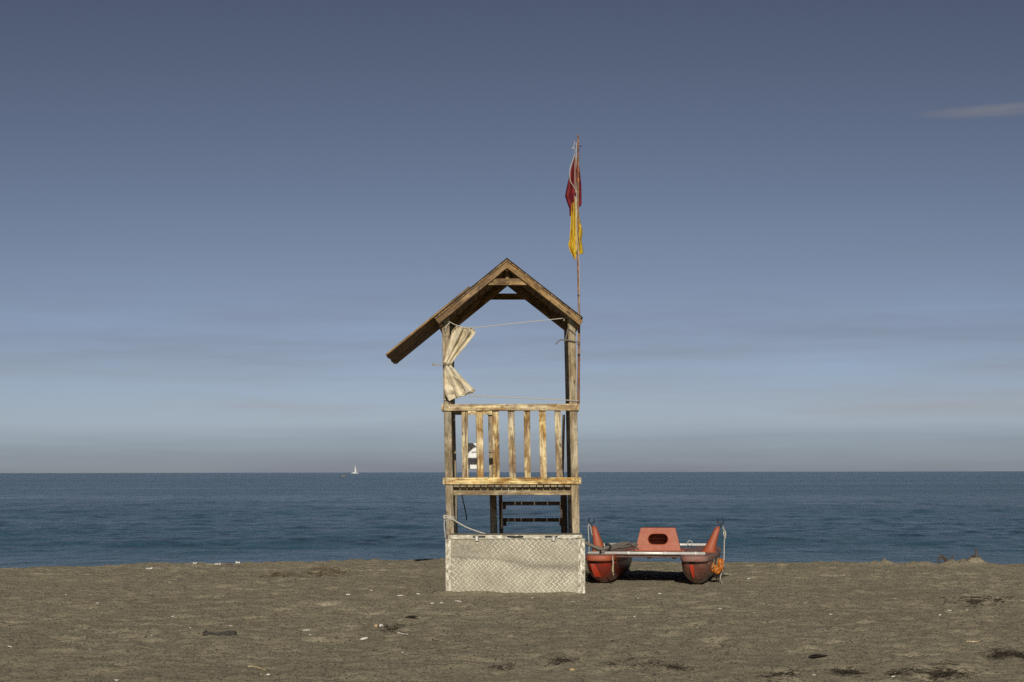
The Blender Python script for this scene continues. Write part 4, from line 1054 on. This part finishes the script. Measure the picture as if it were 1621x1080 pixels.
weed('seaweed_clump', 425, 470, 906, 917, 40, 'low brown wrack heap, left of the larger one by the tower', WEEDB, seed=10, r=.006, ln=(.06, .25), up=.05)
weed('seaweed_clump', 1118, 1140, 904, 920, 80, 'black tangle of strands under the orange floats', seed=11, r=.006, ln=(.05, .16), up=.09)  # black strands darken the ground below the floats
weed('seaweed_clump', 928, 940, 905, 922, 45, 'black strands between the locker and the left hull', seed=13, r=.006, ln=(.05, .16), up=.09)  # black strands darken the gap beside the left hull
weed('seaweed_clump', 780, 815, 1050, 1062, 22, 'sparse weed crumbs at the bottom below the locker', seed=14, r=.003)
weed('seaweed_clump', 1215, 1262, 1066, 1078, 60, 'sparse dark weed at the bottom right of the weed line', seed=15, r=.003)
# two dark leaves
for px, py, lb in ((650, 977.5, 'dark flat leaf on the sand below the left end of the locker'), (1294.5, 1042, 'dark flat leaf on the sand at lower right')):
    p = G(px, py); v, f = [], []
    X = np.zeros((3, 9)); Yv = X.copy(); Z = X.copy()
    for a in range(3):
        for b in range(9):
            t = b / 8; wd = .075 * math.sin(math.pi * t) ** .6 * (1.3 - t)
            X[a, b] = (t - .5) * .17; Yv[a, b] = (a - 1) * wd; Z[a, b] = .006 + .014 * (t * t) + (.012 if a != 1 else 0) * math.sin(math.pi * t)
    o = link('dry_leaf', grid_mesh('dry_leaf', X, Yv, Z), WEED, None, p); o.modifiers.new('t', 'SOLIDIFY').thickness = .002
    tag(o, lb, 'leaf')

# dead branches stranded on the crest
def branch(name, base_px, specs, label, Y=28.35):
    v, f = [], []
    for p, r_ in specs:
        pts = spline([W(a, b, Y + c_) for a, b, c_ in p], 4); n = len(pts)
        tube_data(pts, [1.45 * r_ * (1 - .6 * i / (n - 1)) for i in range(n)], 6, v, f)
    tag(link(name, pydata(name, v, f, True), TWIG), label, 'driftwood')
branch('driftwood_branch', 1550, [([(1551, 900, 0), (1548, 894, 0), (1545.5, 884, 0), (1545.2, 876, .02), (1544.6, 870, .03)], .022), ([(1551, 899, 0), (1552.5, 890, .05), (1551, 884, .05), (1549.5, 882, .05)], .015),
    ([(1546.5, 888, 0), (1541, 881.5, -.1), (1536, 883, -.2), (1532, 888, -.25)], .013), ([(1548, 898, 0), (1541, 893.5, -.1), (1535, 890, -.1)], .015), ([(1552, 897, 0), (1556, 893, .1), (1557, 889, .1)], .010), ([(1545, 899, 0), (1550, 899, 0), (1554, 898.5, .05)], .03)],
    'upright forked dead branch stranded on the shore crest at right')
branch('driftwood_branch', 1500, [([(1500, 899, 0), (1500.5, 892, 0), (1497, 886, -.05), (1491, 882, -.1), (1486, 884, -.15), (1484.5, 891, -.18)], .02), ([(1506, 897, .05), (1504, 889, .05), (1509, 883.5, .05), (1506.5, 881, .05)], .013), ([(1499, 893, 0), (1494, 886.5, -.1), (1489, 886, -.1), (1487, 892, -.1)], .011), ([(1502, 896, 0), (1506, 890, .1), (1511, 892, .1), (1514, 897, .1)], .016), ([(1497, 899, 0), (1503, 898, 0), (1510, 896.5, .05)], .026)],
    'tangled arched dead twigs on the shore crest left of the forked branch')

# clods, grit and shell dust nobody could count
def crumbs(name, n, kmin, kmax, mat, label, seed, tall=.9):
    rg = np.random.default_rng(seed)
    Y = 11.6 + 18.6 * rg.random(n) ** 1.15; x = rg.uniform(-1, 1, n) * (Y * .33 + .4)
    ok = (Y < crest(x) - .15) & ~((np.abs(x - .04) < .93) & (Y > 21.95) & (Y < 22.6)) 
    patch = fbm(x * .5, Y * .5, 3, seed) + .35 * rg.random(n)
    ok &= patch > -.12
    x, Y = x[ok], Y[ok]; n = len(x)
    i = np.clip(np.searchsorted(gx, x) - 1, 0, len(gx) - 2); j = np.clip(np.searchsorted(gy, Y) - 1, 0, len(gy) - 2)
    u = (x - gx[i]) / (gx[i + 1] - gx[i]); v = (Y - gy[j]) / (gy[j + 1] - gy[j])
    z = (SZ[j, i] * (1 - u) + SZ[j, i + 1] * u) * (1 - v) + (SZ[j + 1, i] * (1 - u) + SZ[j + 1, i + 1] * u) * v
    k = kmin + (kmax - kmin) * rg.random(n) ** 3; a = rg.uniform(0, 6.28, n); e = rg.uniform(1, 2.2, n); h = rg.uniform(.5, 1.2, n) * tall
    P = np.zeros((n, 5, 3)); ca_, sa_ = np.cos(a), np.sin(a)
    for q, (dx, dy, dz) in enumerate(((1, 0, 0), (0, 1, 0), (-1, 0, 0), (0, -1, 0), (.2, .1, 1))):
        dx = dx * e
        P[:, q, 0] = x + k * (dx * ca_ - dy * sa_); P[:, q, 1] = Y + k * (dx * sa_ + dy * ca_); P[:, q, 2] = z - .002 + k * dz * h
    b = np.arange(n)[:, None, None] * 5
    T = (b + np.array([[0, 1, 4], [1, 2, 4], [2, 3, 4], [3, 0, 4]])[None]).reshape(-1, 3).astype(np.int32)
    me = bpy.data.meshes.new(name); co_ = P.reshape(-1, 3).astype(np.float32)
    me.vertices.add(len(co_)); me.vertices.foreach_set('co', co_.ravel())
    me.loops.add(T.size); me.loops.foreach_set('vertex_index', T.ravel())
    me.polygons.add(len(T)); me.polygons.foreach_set('loop_start', np.arange(0, T.size, 3, dtype=np.int32))
    me.update(calc_edges=True)
    tag(link(name, me, mat), label, 'grit', kind='stuff')
CLOD = plain('dark_sand_clod', (.185, .164, .117), .95, .45, 6)  # sand tint, darkened so the clods speckle the beach
crumbs('sand_clods', 80000, .004, .016, CLOD, 'small sand clods roughening the whole beach', 101)
crumbs('dark_grit', 20000, .003, .013, TWIG, 'fine dark grit and weed crumbs scattered over the sand', 102, .7)
crumbs('shell_grit', 1500, .003, .008, STONE, 'fine pale shell crumbs scattered over the sand', 103)
crumbs('white_shell_dust', 800, .003, .0075, SHELL, 'fine white shell crumbs scattered over the sand', 104)
